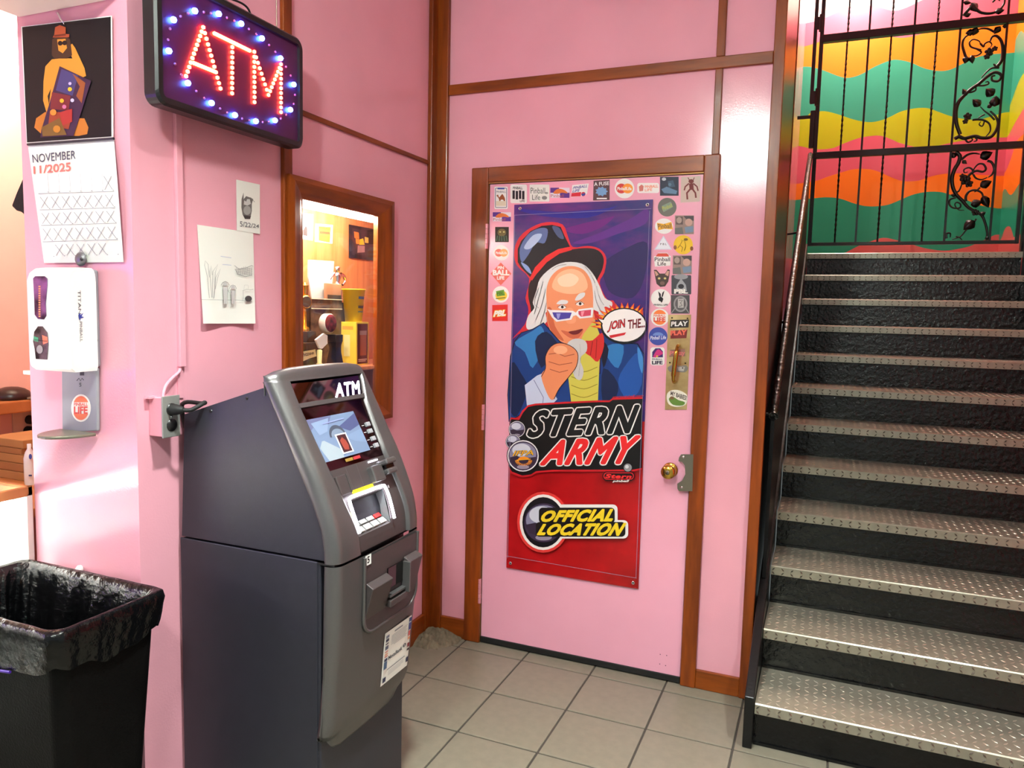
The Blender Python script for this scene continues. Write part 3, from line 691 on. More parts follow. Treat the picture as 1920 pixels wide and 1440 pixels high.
pk = MB(); pk.add([a, b, bi, ai], [(0, 1, 2, 3)], CONSOLE); pk.add([ai, bi, cT, dT], [(0, 1, 2, 3)], CONSOLE); pk.add([b, cT, bi], [(0, 1, 2)], mat('pocket_silver', (150, 152, 156), .4, metal=.4)); pk.add([a, ai, dT], [(0, 1, 2)], mat('pocket_silver', 0))
kp = pk.build('keypad_pocket', atm)
ex = (b-a).normalized(); ey = (ai-a); ey = (ey-ex*ey.dot(ex)).normalized(); en = ex.cross(ey)
if en.z < 0: en = -en
KEYM = mat('keypad_key', (190, 188, 184), .35, metal=.5)
for r_ in range(4):
    for c_ in range(4):
        p = a+ex*(.030+.036*c_)+ey*(.016+.0225*r_)+en*.003
        m = mat('red_key', (200, 30, 30), .4) if (r_ == 1 and c_ == 3) else (mat('yellow_key', (205, 170, 40), .4) if (r_ == 2 and c_ == 3) else (mat('green_key', (50, 130, 70), .4) if (r_ == 0 and c_ == 3 and False) else KEYM))
        MB().obox(p, ex, ey, en, .0150, .0090, .003, m, .001).build('key', kp)
lf = [front(KY0+.002, KZ0+.012, -.002), front(KY0-.003, .94, -.002), front(KY0-.008, .98, -.002), front(KY0-.006, KZ1+.002, -.002), front(KY0+.008, KZ1+.008, -.002), front((KY0+KY1)/2, KZ1+.008, -.002), front(KY1-.012, KZ1+.008, -.002), front(KY1+.002, KZ1+.002, -.002), front(KY1+.006, .975, -.002), front(KY1+.007, .94, -.002), front(KY1+.010, KZ0+.010, -.002)]
MB().tube(smooth(lf, 5), .0046, mat('white_led_frame', (240, 242, 255), .5, emit=7.0), n=8).build('light_frame', atm)
# card reader, receipt slot, notices
n, t = nf(1.043)
MB().obox(front(-1.222, 1.043, -.003), n, (0, 1, 0), t, .012, .026, .024, SILVER, .004).build('card_reader', atm)
cr = MB(); cr.obox(front(-1.172, 1.064, .008), n, (0, 1, 0), t, .022, .025, .0085, SILVER, .005); cr.obox(front(-1.172, 1.038, .006), n, (0, 1, 0), t, .018, .024, .0085, SILVER, .005); cr.obox(front(-1.172, 1.051, .0), n, (0, 1, 0), t, .018, .020, .006, BLACKGLASS)
cr.build('card_slot', atm)
n2, t2 = nf(1.078)
MB().obox(front(-1.207, 1.078, -.0085), n2, (0, 1, 0), t2, .002, .022, .0022, mat('white_led_bar', (240, 240, 255), .5, emit=4.)).build('led_bar', atm)
MB().obox(front(-1.378, 1.043, -.008), n, (0, 1, 0), t, .006, .022, .027, CONSOLE, .003).obox(front(-1.357, 1.043, -.002), n, (0, 1, 0), t, .003, .0012, .026, SILVER).build('receipt_slot', atm)
nl = Art(lambda u, v: front(u, v, -.0095), nf(1.014)[0])
nl.poly([(-1.346, 1.0225), (-1.244, 1.0225), (-1.244, 1.0085), (-1.346, 1.0085)], (236, 208, 20))
for k in range(3): nl.poly([(-1.336+.004*k, 1.0205-.0040*k), (-1.256, 1.0205-.0040*k), (-1.256, 1.0187-.0040*k), (-1.336+.004*k, 1.0187-.0040*k)], (130, 105, 10))
o = nl.build('yellow_notice', atm); o['label'] = 'small yellow notice above the keypad'
nl = Art(lambda u, v: front(u, v, -.0092), nf(.96)[0]); nl.poly([(-1.392, .972), (-1.378, .972), (-1.378, .945), (-1.39, .945)], (226, 196, 60)); nl.poly([(-1.388, .968), (-1.382, .966), (-1.384, .95)], (90, 60, 20)); nl.build('yellow_notice', atm)
for z in (1.062, 1.03): pass
for y0_, y1_ in ((-1.335, -1.325), (-1.285, -1.275)):
    MB().grid([[front(y0_-.002, z, -.0097), front(y0_, z, -.0097)] for z in (1.082, 1.06, 1.04, 1.026)], SILVER).build('panel_line', atm)
nl = Art(lambda u, v: front(u, v, -.0095), nf(.98)[0]); nl.poly([(-1.178, 1.004), (-1.172, 1.004), (-1.172, .996), (-1.178, .996)], (220, 220, 225)); nl.build('braille_tag', atm)
# lower cover with the cash tray
lw = MB(); lz = [.318, .325, .335, .35]+[.37+.48*i/24 for i in range(25)]; lz[-1] = .850
def low_row(z):
    f, s_ = xf(z), xs(z); k = max(0, (.40-z)/.08); dy = .03*k**2
    P = [Vector((s_-.004, YA-.001+dy, z)), Vector((s_, YA-.003+dy, z)), Vector((f-R-.002, YA-.003+dy, z))]
    for i in range(1, 6):
        a_ = PI/2*i/5; P.append(Vector((f-R+R*math.sin(a_), YA-.003+dy+R-R*math.cos(a_), z)))
    Q = [Vector((p.x, YA+YB-p.y, p.z)) for p in P]
    mid = [Vector((f+.004*math.sin(PI*t_), YA+.027+dy+(YB-YA-.054-2*dy)*t_, z)) for t_ in (.1, .3, .5, .7, .9)]
    return P+mid+Q[::-1]
rows = [low_row(z) for z in lz]
rows = [[Vector((p.x-.035, p.y, p.z+.012+.06*max(0, abs((p.y-(YA+YB)/2)/.21)-.72)**1.)) for p in rows[0]]]+rows
for r_ in rows[:5]:
    for p in r_:
        e = abs((p.y-(YA+YB)/2)/.21); p.z += .10*max(0, e-.66)
lw.grid(rows, SILVER); lw.build('lower_cover', atm)
MB().box((.47, YA+.002, .8505), (.533, YB-.002, .856), DARKPL).build('cover_seam', atm)
# tray panel: rounded bottom corners, framed by a silver rim
oy0, oy1, oz0, oz1 = -1.364, -1.084, .625, .845
def rim(off):
    pts = [(oy0+off, oz1)]
    r_ = .05
    for i in range(7): a_ = PI+PI/2*i/6; pts.append((oy0+off+r_+r_*math.cos(a_), oz0+off+r_+r_*math.sin(a_)))
    for i in range(7): a_ = 1.5*PI+PI/2*i/6; pts.append((oy1-off-r_+r_*math.cos(a_), oz0+off+r_+r_*math.sin(a_)))
    return pts+[(oy1-off, oz1)]
tp = MB(); rp = rim(.002); tp.add([front(y, z, .0075) for y, z in rp]+[front(y, z, -.01) for y, z in rp], [list(range(len(rp)))]+[(i, i+1, len(rp)+i+1, len(rp)+i) for i in range(len(rp)-1)], CONSOLE)
tray = tp.build('tray_panel', atm)
MB().tube([front(y, z, .006) for y, z in rim(0)], .0055, SILVER, n=6).build('tray_rim', atm)
bl = MB(); o1 = .034
def wedge(y0_, y1_, z0_, z1_, out):
    bl.bev([front(y0_, z1_, .007), front(y1_, z1_, .007), front(y1_, z1_-.012, out), front(y0_, z1_-.012, out), front(y0_, z0_, .007), front(y1_, z0_, .007)],
           [(0, 1, 2, 3), (3, 2, 5, 4), (0, 3, 4), (1, 5, 2), (0, 4, 5, 1)], CONSOLE, .002)
wedge(-1.358, -1.256, .668, .772, .030); wedge(-1.165, -1.092, .668, .790, .030)
bl.obox(front(-1.21, .681, .014), nf(.69)[0], (0, 1, 0), nf(.69)[1], .010, .046, .010, CONSOLE, .003)
bl.build('tray_ledge', tray)
MB().obox(front(-1.210, .752, .0085), nf(.75)[0], (0, 1, 0), nf(.75)[1], .002, .043, .030, BLACKGLASS).build('cash_slot', tray)
MB().obox(front(-1.169, .735, .020), nf(.73)[0], (0, 1, 0), nf(.73)[1], .014, .0035, .045, SILVER, .001).obox(front(-1.21, .703, .014), nf(.7)[0], (0, 1, 0), nf(.7)[1], .008, .045, .0035, SILVER, .001).build('tray_bracket', tray)
fv = Art(lambda u, v: front(u, v, .009), nf(.84)[0]); fv.poly(box4(-1.366, .851, -1.338, .823), (235, 235, 232)); fv.text('5', [(-1.357, .847), (-1.346, .847), (-1.346, .828), (-1.357, .828)], (20, 20, 20), bold=.03)
o = fv.build('number_sticker', atm); o['label'] = 'white sticker reading 5'
# white notice on the cover
lb = Art(lambda u, v: front(-1.243+.150*u, .585-.163*v, .0048), nf(.5)[0])
lb.mb.grid([[lb.mp(u, v)+lb.n*.0003 for u in (0, .5, 1)] for v in (0, .2, .4, .6, .8, 1)], PAPER); lb.z = .0006
G = (110, 110, 118)
lb.poly(box4(.36, .065, .66, .095), (140, 140, 146))
for k in range(8): lb.poly(box4(.26 if k < 7 else .36, .13+.028*k, .86-.03*(k % 3), .138+.028*k), (165, 165, 170), up=(k == 0))
lb.text('MetaBank', box4(.2, .50, .72, .575), (60, 60, 70), bold=.02); lb.ell((.80, .52), .06, .035, (70, 70, 80)); lb.text('S', box4(.775, .50, .825, .54), (230, 230, 230))
lb.poly(box4(.18, .74, .84, .755), (110, 110, 120)); 
for k in range(4): lb.poly(box4(.22, .785+.026*k, .80-.1*(k == 3), .792+.026*k), (180, 180, 185), up=(k == 0))
for k, (v, h, c_) in enumerate(((.06, .05, (130, 130, 150)), (.13, .05, (60, 60, 80)), (.21, .02, (50, 50, 60)), (.26, .07, (90, 90, 110)), (.36, .02, (220, 120, 110)), (.41, .02, (230, 150, 100)), (.45, .02, (200, 80, 70)), (.50, .05, (60, 60, 90)), (.56, .14, (80, 100, 130)), (.86, .09, (50, 52, 80)))): lb.poly(box4(.04, v, .15, v+h), c_, up=(k == 0))
for k, (v, h, c_) in enumerate(((.02, .08, (60, 70, 120)), (.12, .14, (70, 70, 130)), (.28, .1, (200, 90, 90)), (.40, .05, (220, 150, 110)), (.52, .08, (120, 50, 60)), (.63, .04, (50, 50, 60)), (.80, .1, (50, 52, 80)))): lb.poly(box4(.90, v, .98, v+h), c_, up=(k == 0))
o = lb.build('service_notice', atm); o['label'] = 'white paper notice with small print'

# ================================================================= hanging sign with lamps
SXF_ = .108; SD = .042
def sg(u, v): return onx(u, v, SXF_)
sy0, sy1 = -1.612, sg(570, 180).y; sz0 = sg(440, 243).z-.012; sz1 = sg(569, 84).z+.014
sz0 = sg(562, 279).z; 
sign = thing('atm_sign', 'black framed sign with red and blue lamps spelling ATM', 'sign', (SXF_-SD/2, (sy0+sy1)/2, sz0))
FRM = mat('black_sign_frame', (24, 22, 24), .32)
fr = MB(); rr = rrect(sy0, sz0, sy1, sz1, .030, 6); ri = rrect(sy0+.020, sz0+.020, sy1-.020, sz1-.020, .012, 6); n_ = len(rr)
back, mid, frn = SXF_-SD, SXF_-.006, SXF_
L1 = [Vector((back, y, z)) for y, z in rr]; L2 = [Vector((mid, y, z)) for y, z in rr]
cy_, cz_ = (sy0+sy1)/2, (sz0+sz1)/2
L3 = [Vector((frn, y+(.006 if y < cy_ else -.006), z+(.006 if z < cz_ else -.006))) for y, z in rr]; L4 = [Vector((frn, y, z)) for y, z in ri]; L5 = [Vector((frn-.010, y, z)) for y, z in ri]
fr.grid([L1, L2, L3, L4, L5], FRM, False, close=True); fr.add(L1, [list(range(n_))], FRM); fr.build('frame', sign)
pnl = MB().add([Vector((frn-.0095, y, z)) for y, z in ri], [list(range(len(ri)))], mat('dark_sign_face', (64, 18, 56), .35)).build('face', sign)
RED = mat('red_lamp', (255, 60, 34), .4, emit=34.); RED.node_tree.nodes['Principled BSDF'].inputs['Emission Color'].default_value = (1, .07, .022, 1)
BLUE = mat('blue_lamp', (70, 110, 255), .4, emit=55.); BLUE.node_tree.nodes['Principled BSDF'].inputs['Emission Color'].default_value = (.06, .2, 1, 1)
DIM = mat('unlit_lamp', (170, 110, 160), .3)
def zs(x, y): return sg(240+x*.2222, y*.2222)
def dots(pairs, step): 
    mb = MB()
    for P in pairs:
        Q = [zs(*p) for p in P]
        for a_, b_ in zip(Q, Q[1:]):
            n2_ = max(1, round((b_-a_).length/(step*(.5 if P in BARS else 1))))
            for i in range(n2_+1):
                c_ = a_.lerp(b_, i/n2_); mb.ball((frn-.006, c_.y, c_.z), .0055, RED, 6)
    return mb
BARS = ([(570, 530), (740, 600)], [(745, 280), (1040, 425)])
for nm, prs in (('letter_a', [[(505, 640), (650, 228)], [(650, 228), (795, 745)], [(570, 530), (740, 600)]]), ('letter_t', [[(745, 280), (1040, 425)], [(895, 395), (893, 785)]]), ('letter_m', [[(1082, 860), (1080, 435)], [(1080, 435), (1200, 800)], [(1200, 800), (1305, 540)], [(1305, 540), (1305, 945)]])):
    o = dots(prs, .0142).build('lamp_letter', sign); o['label'] = 'red lamps forming the letter '+nm[-1].upper(); o['kind'] = 'stuff'
for x, y in ((575, 90), (775, 115), (965, 198), (1140, 322), (1297, 490), (1408, 712), (1380, 925), (1250, 1015), (1088, 1022), (912, 970), (715, 868), (515, 700), (355, 428), (395, 165)):
    c_ = zs(x, y); MB().ball((frn-.004, c_.y, c_.z), .0078, BLUE, 8).build('blue_lamp', sign)
um = MB()
for x, y in ((460, 135), (522, 108), (655, 100), (715, 108), (850, 147), (912, 172), (1035, 242), (1096, 285), (1205, 378), (1258, 435), (1348, 562), (1387, 636), (1423, 800), (1412, 875), (1350, 968), (1303, 1000), (1203, 1027), (1152, 1030), (1040, 1015), (978, 1000), (852, 950), (792, 915), (658, 827), (592, 768), (465, 628), (412, 538), (353, 332), (370, 240)):
    c_ = zs(x, y); um.ball((frn-.006, c_.y, c_.z), 0.0036, DIM, 6)
o = um.build('unlit_lamps', sign); o['kind'] = 'stuff'
MB().tube(smooth([sg(445, -6)+Vector((-.03, 0, 0)), sg(470, 4)+Vector((-.03, 0, 0)), sg(483, 18)+Vector((-.03, 0, 0)), sg(487, 42)+Vector((-.03, 0, 0))], 5), .003, RUBBER).build('cord', sign)
for y in (sy0+.10, sy1-.10): MB().tube([(SXF_-SD/2, y, sz1-.005), (SXF_-SD/2, y, HC)], .0016, NICKEL, n=6).build('chain', sign)
# ================================================================= things on the pillar
PY = -1.6
def pw(u, v, d=0.): return ony(u, v, PY-d)
# calendar: picture leaf above, month leaf below
cal = thing('wall_calendar', 'wall calendar open at November hanging on the pink pillar', 'calendar', pw(130, 490))
K = 340/979
def C(x, y): return (x*K, y*K)
top = Art(lambda u, v: pw(u, v, .006), (0, -1, 0))
TLq = [C(118, 145), C(606, 86), C(614, 745), C(148, 778)]
top.slab(TLq, .002, PAPER); top.poly([C(124, 148), C(602, 92), C(606, 738), C(150, 770)], (14, 11, 12))
SK, SK2, SKD = (214, 140, 48), (190, 112, 40), (120, 60, 30)
top.poly([C(*p) for p in ((190, 690), (200, 640), (250, 605), (300, 640), (420, 640), (460, 640), (482, 690), (475, 725), (430, 735), (240, 735))], SK2)          # knees
top.poly([C(*p) for p in ((240, 440), (250, 360), (285, 322), (340, 316), (400, 318), (440, 340), (468, 400), (440, 425), (410, 410), (400, 560), (290, 600), (270, 560), (280, 480), (262, 520), (275, 600), (300, 620), (262, 628), (238, 545))], SK)
top.poly([C(*p) for p in ((370, 255), (395, 238), (412, 262), (462, 370), (470, 412), (440, 425), (420, 370), (382, 285))], SK)
top.poly([C(*p) for p in ((285, 300), (288, 215), (310, 200), (365, 200), (385, 215), (395, 300), (370, 318), (300, 318))], (70, 42, 26))                          # hair and beard
top.poly([C(*p) for p in ((315, 215), (360, 212), (368, 262), (345, 290), (322, 275))], SK); top.ell(C(332, 236), 4.5, 4.5, (30, 12, 12)); top.ell(C(356, 234), 4.5, 4.5, (30, 12, 12), up=False)
top.poly([C(*p) for p in ((292, 205), (300, 190), (305, 150), (330, 138), (362, 150), (362, 186), (382, 188), (380, 204))], (170, 74, 40)); top.poly([C(*p) for p in ((300, 192), (362, 184), (364, 194), (300, 202))], (110, 42, 24))
top.poly([C(*p) for p in ((330, 360), (500, 440), (405, 735), (225, 745), (232, 700), (275, 560))], (62, 34, 62))                                                # picture panel on the lap
for q, c_ in ((((340, 375), (430, 410), (400, 520), (310, 490)), (70, 60, 110)), (((400, 400), (470, 450), (450, 560), (420, 520), (440, 470)), (150, 80, 40)), (((290, 500), (390, 520), (380, 600), (280, 590)), (120, 40, 45)), (((280, 600), (400, 620), (380, 700), (270, 680)), (150, 60, 36)), (((235, 690), (330, 640), (370, 730), (240, 740)), (120, 85, 40)), (((330, 610), (400, 590), (400, 660), (350, 680)), (170, 48, 44))): top.poly([C(*p) for p in q], c_)
for x, y, r, c_ in ((388, 485, 4, (236, 180, 40)), (345, 547, 4, (236, 170, 40)), (402, 545, 3.5, (200, 190, 220)), (390, 455, 3, (190, 170, 220)), (300, 610, 6, (220, 130, 50)), (360, 580, 4, (200, 110, 150)), (320, 700, 7, (190, 120, 40))): top.ell(C(x, y), r, r, c_, 10)
top.build('picture_leaf', cal)
bot = Art(lambda u, v: pw(u, v, .006+.010*math.sin(max(0, min(1, (v-268)/225))*PI)), (0, -1, 0))
bot.mb.grid([[pw(*(Vector(C(150, 782)).lerp(Vector(C(238, 1420)), t).lerp(Vector(C(616, 750)).lerp(Vector(C(668, 1415)), t), s_)), .0055+.010*math.sin(PI*t)) for s_ in (0, .5, 1)] for t in [i/10 for i in range(11)]], PAPER); bot.z = .001
GR = (120, 120, 126)
bot.text('NOVEMBER', [C(175, 835), C(410, 812), C(410, 858), C(180, 880)], (70, 62, 84), bold=.0)
bot.text('11/2025', [C(182, 898), C(384, 876), C(386, 924), C(184, 940)], (232, 120, 110), bold=.02)
def cell(c_, r_):                                  # lattice of the month
    ys = [935, 1040, 1128, 1212, 1300, 1385, 1400]; i = min(5, int(r_)); y_ = ys[i]+(ys[i+1]-ys[i])*(r_-i)
    xl = 200+(y_-935)*.09; xr = 612+(y_-935)*.075; t = c_/7
    return C(xl*(1-t)+xr*t, y_+12*(1-t)-6)
for r_ in (1, 2, 3, 4): bot.line([cell(0, r_), cell(7, r_)], .9, (130, 130, 134), up=(r_ == 1))
for c_ in range(1, 7):
    bot.line([cell(c_, 0), cell(c_, 1)], .6, (190, 190, 192), up=False)
for r_ in range(5):
    for c_ in range(7):
        if (r_ == 0 and c_ != 6) or (r_ == 4 and c_ in (0, 6)): continue
        a_, b_, d_, e_ = [Vector(cell(c_+i, r_+j)) for i, j in ((.15, .2), (.85, .9), (.85, .2), (.15, .9))]
        bot.line([a_, b_], .85, GR, up=(r_ == 0)); bot.line([d_, e_], .85, GR, up=False)
for r_ in range(5):
    for c_ in range(7): p = Vector(cell(c_+.93, r_+.93)); bot.poly([(p.x-1, p.y-.6), (p.x+1, p.y-.6), (p.x+1, p.y+.6), (p.x-1, p.y+.6)], (130, 130, 134), up=False)
bot.build('month_leaf', cal)
MB().tube([pw(C(150, 780)[0], C(150, 780)[1], .010), pw(C(614, 748)[0], C(614, 748)[1], .010)], .0035, mat('wire_binding', (70, 70, 75), .3, metal=.8), n=8).build('wire_binding', cal)
hk = MB().tube(smooth([pw(106, 24, .002), pw(109, 26, .014), pw(114, 36, .016), pw(119, 42, .014), pw(121, 46, .009)], 5), .0022, CHROME, n=7).build('calendar_hook'); tag(hk, 'small bright metal hook above the calendar picture', 'hook')
pn = MB().lathe(pw(153, 486, .012), [(.018, 0), (.019, .004), (.013, .010), (.006, .012), (0, .012)], mat('grey_stud', (120, 118, 122), .35, metal=.6), axis=(0, -1, 0), n=18).lathe(pw(153, 486, .024), [(.005, 0), (.003, .003), (0, .003)], DARKPL, axis=(0, -1, 0), n=10).build('wall_stud'); tag(pn, 'round grey stud through the foot of the calendar', 'stud')
# white box at the head of the pillar
bx = thing('ceiling_box', 'cream coloured box fixed above the calendar', 'box', pw(120, 20))
q0, q1 = pw(34, 22, .13), pw(222, -4, .13)
z_b = pw(40, 36, 0).z+.004
MB().box((-.40, PY-.115, z_b), (-.030, PY, HC), mat('cream_paint', (232, 214, 204), .5, noise=.04), .006).build('casing', bx)
MB().box((-.405, PY-.12, z_b-.006), (-.025, PY-.105, z_b+.03), mat('cream_paint', 0), .003).build('lip', bx)

# soap dispenser
dsp = thing('soap_dispenser', 'white and grey soap dispenser mounted on the pillar', 'soap dispenser', pw(125, 815))
xL, xM, xR = pw(52, 600, .105).x, pw(128, 600, .105).x, pw(174, 600, .03).x
zt, zb_ = pw(100, 505, .105).z, pw(100, 694, .105).z
plan = [(xL-.045, -.03), (xL, -.105), (xM, -.105), (xR, -.03)]
cv = MB(); rows = []
for z, k in ((zb_-.004, .80), (zb_+.006, .97), (zb_+.02, 1.), ((zt+zb_)/2, 1.), (zt-.028, 1.0), (zt-.008, .90), (zt+.004, .70), (zt+.008, .35)):
    P = []
    for x, d in plan: P.append((x, d))
    cxm = (xL+xM)/2
    rows.append([Vector((cxm+(x-cxm)*(1-(1-k)*.12), PY+(d if d == -.03 else -.03+(d+.03)*k), z)) for x, d in [(plan[0][0], -.018)]+plan+[(plan[3][0], -.018)]])
cv.grid(rows, WHITEPL, False); cv.add(rows[-1], [list(range(6))], WHITEPL); cv.add(rows[0], [list(range(6))], WHITEPL)
o = cv.build('cover', dsp)
bm_ = o.modifiers.new('soft', 'BEVEL'); bm_.width = .006; bm_.segments = 2; bm_.limit_method = 'ANGLE'; bm_.angle_limit = .35
xr2 = pw(188, 600, .0).x
MB().box((xL-.03, PY-.032, pw(188, 688).z), (xr2, PY, pw(188, 506).z), GREYPL, .006).build('back_case', dsp)
MB().lathe((xr2, PY-.016, pw(188, 638).z), [(.006, 0), (.006, .002), (0, .002)], DARKPL, axis=(1, 0, 0), n=10).box((xr2-.001, PY-.02, pw(188, 652).z), (xr2+.001, PY-.012, pw(188, 646).z), DARKPL).build('key_lock', dsp)
PURP = mat('window_painted_reflection', (150, 110, 170), .12, metal=.9, col2=(60, 40, 60), nscale=25)  # purple reflection of a lamp is put into the window's colour
wv = [(63, 522), (67, 518), (84, 518), (89, 522), (89, 535), (86, 570), (87, 592), (83, 599), (72, 598), (66, 590), (65, 560)]
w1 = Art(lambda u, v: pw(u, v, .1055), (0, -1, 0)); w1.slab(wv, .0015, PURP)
for k in range(14): w1.poly([(73.5, 536+k*4.3), (77, 536+k*4.3), (77, 538.4+k*4.3), (73.5, 538.4+k*4.3)], (255, 150, 90), up=(k == 0))  # orange dots of a reflected lamp strip, drawn on the window
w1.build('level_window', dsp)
wv = [(63, 640), (65, 622), (72, 612), (80, 612), (89, 624), (91, 645), (89, 674), (68, 673), (66, 655)]
w2 = Art(lambda u, v: pw(u, v, .1055), (0, -1, 0)); w2.slab(wv, .0015, mat('smoked_window', (120, 112, 118), .12, metal=.8, col2=(50, 45, 48), nscale=40))
w2.poly([(80, 628), (90, 632), (91, 642), (82, 646)], (236, 120, 90)); w2.poly([(64, 630), (73, 633), (73, 641), (65, 639)], (70, 150, 110)); w2.line([(66, 637), (90, 640)], 1., (40, 30, 30)); w2.ell((76, 655), 6, 8, (150, 140, 140)); w2.build('battery_window', dsp)
def face(t, z): a_ = Vector((xM, PY-.105, z)).lerp(Vector((xR, PY-.03, z)), t); return a_
nn = Vector((.075, -(xR-xM), 0)).normalized()
def side(u, v): return face((u-128)/(174-128), pw(100, v, .105).z)
tx = Art(side, nn, z=.0006)
tx.text('TITAN', [(152, 543), (152, 588), (146.5, 588), (146.5, 543)], (90, 90, 96)); tx.text('PINBALL', [(153, 602), (153, 640), (148, 640), (148, 602)], (120, 120, 126))
tx.poly([(146, 590), (149, 585), (150, 590), (156, 585), (152, 592), (157, 594), (150, 596), (149, 601), (147, 596)], (50, 62, 140)); o = tx.build('lettering', dsp); o['label'] = 'small vertical lettering with a blue star emblem'
# steel arm with drip tray and sticker
MB().prism([pw(115, 690, .012), pw(181, 690, .012), pw(182, 808, .012), pw(116, 812, .012)], (0, .010, 0), GREYPL, .003).build('backplate', dsp)
ca, cb = pw(116, 812, .012), pw(182, 810, .012); cz_ = (ca.z+cb.z)/2
tr = []; n_ = 18
for i in range(n_+1): a_ = PI+PI*i/n_; tr.append(((ca.x+cb.x)/2-.004+(cb.x-ca.x)/2*1.02*math.cos(a_), PY-.012+.105*math.sin(a_), cz_-.004))
MB().prism(tr, (0, 0, .009), mat('olive_drip_tray', (120, 116, 100), .35, metal=.3), .003).build('drip_tray', dsp)
sk = Art(lambda u, v: pw(u, v, .0125), (0, -1, 0)); sk.ell((152, 765), 18.5, 26, (238, 232, 220)); sk.ell((152, 765), 15.5, 22.5, (236, 118, 80), a0=PI+.5, a1=2*PI-.5); sk.ell((152, 765), 15.5, 22.5, (236, 118, 80), a0=.5, a1=PI-.5)
sk.text('PINBALL', box4(139, 755, 165, 761), (222, 80, 70), bold=.02); sk.text('LIFE', box4(139, 762, 165, 776), (222, 80, 70), bold=.035)
o = sk.build('round_sticker', dsp); o['label'] = 'round orange and white sticker reading PINBALL LIFE'
mk = Art(lambda u, v: pw(u, v, .0122), (0, -1, 0)); mk.line([(144, 714), (148, 709), (151, 714), (154, 709), (157, 713)], 1.4, (40, 40, 46)); mk.poly(box4(150, 697, 158, 704), (60, 60, 66)); mk.poly(box4(122, 694, 131, 697), (40, 40, 44)); mk.text('5', box4(149, 718, 153, 725), (50, 50, 55)); mk.build('printed_marks', dsp)

# ================================================================= left wall: drawings, raceway, outlet
def lw_(u, v, d=0.): return onx(u, v, d)
KD = 170/765
def D8(x, y): return (350+x*KD, 320+y*KD)
dr = Art(lambda u, v: lw_(u, v, .004), (1, 0, 0))
q = [Vector(D8(*p)) for p in ((88, 455), (562, 525), (580, 1290), (140, 1290))]
dr.mb.grid([[lw_(*(q[0].lerp(q[3], t).lerp(q[1].lerp(q[2], t), s_)), .003+.014*t**3*(.6+.4*math.cos(s_*6))) for s_ in [i/8 for i in range(9)]] for t in [i/8 for i in range(9)]], PAPER)
dr.mp = lambda u, v: lw_(u, v, .0045+.014*max(0, (v-421)/185)**3); dr.z = .0006
PEN = (96, 92, 96)
for pts in ([(190, 1075), (175, 900), (150, 800), (155, 760), (180, 790), (190, 900)], [(210, 1070), (195, 850), (205, 800), (215, 880)], [(215, 1070), (220, 850), (262, 790), (240, 860), (235, 1000), (225, 1080)], [(230, 1075), (245, 900), (285, 825), (262, 900), (240, 1000)]): dr.line([D8(*p) for p in pts], .55, (130, 128, 130), up=False)
dr.line([D8(125, 1088), D8(300, 1090), D8(440, 1092), D8(550, 1105)], .5, PEN)
for y_ in (722, 792): dr.line([D8(285+(y_ > 750)*15, y_), D8(375, y_+14 if y_ < 750 else y_+6)], .6, (130, 140, 200), up=False)
hm = [(400, 800), (440, 830), (500, 820), (545, 800), (558, 805)]; hb = [(405, 830), (430, 875), (490, 895), (550, 880)]
dr.line([D8(*p) for p in hm], .7, PEN); dr.line([D8(*p) for p in hb], .7, PEN)
for k in range(9): dr.line([D8(415+16*k, 815+10*math.sin(k)), D8(425+15*k, 880+6*math.sin(k))], .4, PEN, up=False)
for k in range(4): dr.line([D8(410+4*k, 832+14*k), D8(480, 838+14*k), D8(552, 820+16*k)], .4, PEN, up=False)
for cx_, cy_2, h_ in ((322, 955, 1), (385, 985, .85)):
    dr.ell(D8(cx_, cy_2), 4.5*h_, 4.*h_, (190, 188, 186)); dr.line([D8(cx_-36*h_, cy_2+12), D8(cx_-20, cy_2-12), D8(cx_, cy_2-20), D8(cx_+20, cy_2-12), D8(cx_+34*h_, cy_2+12)], .7, PEN)
    dr.poly([D8(cx_-22*h_, cy_2+25), D8(cx_+20*h_, cy_2+25), D8(cx_+16*h_, 1090), D8(cx_+14*h_, 1125), D8(cx_-16*h_, 1125), D8(cx_-14*h_, 1090)], (196, 194, 192)); dr.line([D8(cx_-22*h_, cy_2+25), D8(cx_-14*h_, 1090), D8(cx_-16*h_, 1128), D8(cx_, 1128), D8(cx_+4, 1080), D8(cx_+16*h_, 1125), D8(cx_+20*h_, cy_2+25)], .6, PEN)
dr.line([D8(340, 1010), D8(360, 1035), D8(375, 1020)], .6, PEN)
dr.line([D8(470, 1080), D8(468, 1010), D8(500, 1000), D8(530, 1005), D8(555, 1000)], .5, PEN); dr.ell(D8(513, 1080), 6.5, 5.5, (70, 68, 70)); dr.line([D8(475, 1000), D8(480, 965), D8(510, 965), D8(512, 995)], .4, (170, 170, 172))
tag(dr.build('pencil_drawing'), 'white sheet with a pencil drawing of two figures under a hammock', 'drawing')
d2 = Art(lambda u, v: lw_(u, v, .0035), (1, 0, 0)); d2.slab([D8(418, 75), D8(617, 117), D8(618, 535), D8(422, 505)], .0005, PAPER)
d2.poly([D8(*p) for p in ((462, 240), (478, 185), (480, 240), (500, 215), (530, 225), (560, 240), (548, 280), (548, 340), (535, 408), (490, 408), (470, 370), (460, 310))], (110, 104, 102)); d2.poly([D8(*p) for p in ((484, 250), (500, 262), (508, 240), (530, 240), (540, 280), (510, 295), (480, 285))], (200, 198, 194))
d2.ell(D8(508, 335), 7, 8.5, (160, 156, 152)); d2.poly([D8(*p) for p in ((474, 375), (540, 385), (530, 408), (490, 408))], (60, 56, 56)); d2.line([D8(535, 225), D8(570, 265)], .8, (120, 118, 118))
d2.text('5/22/24', [D8(445, 425), D8(608, 455), D8(606, 485), D8(447, 472)], (110, 108, 112), bold=.01)
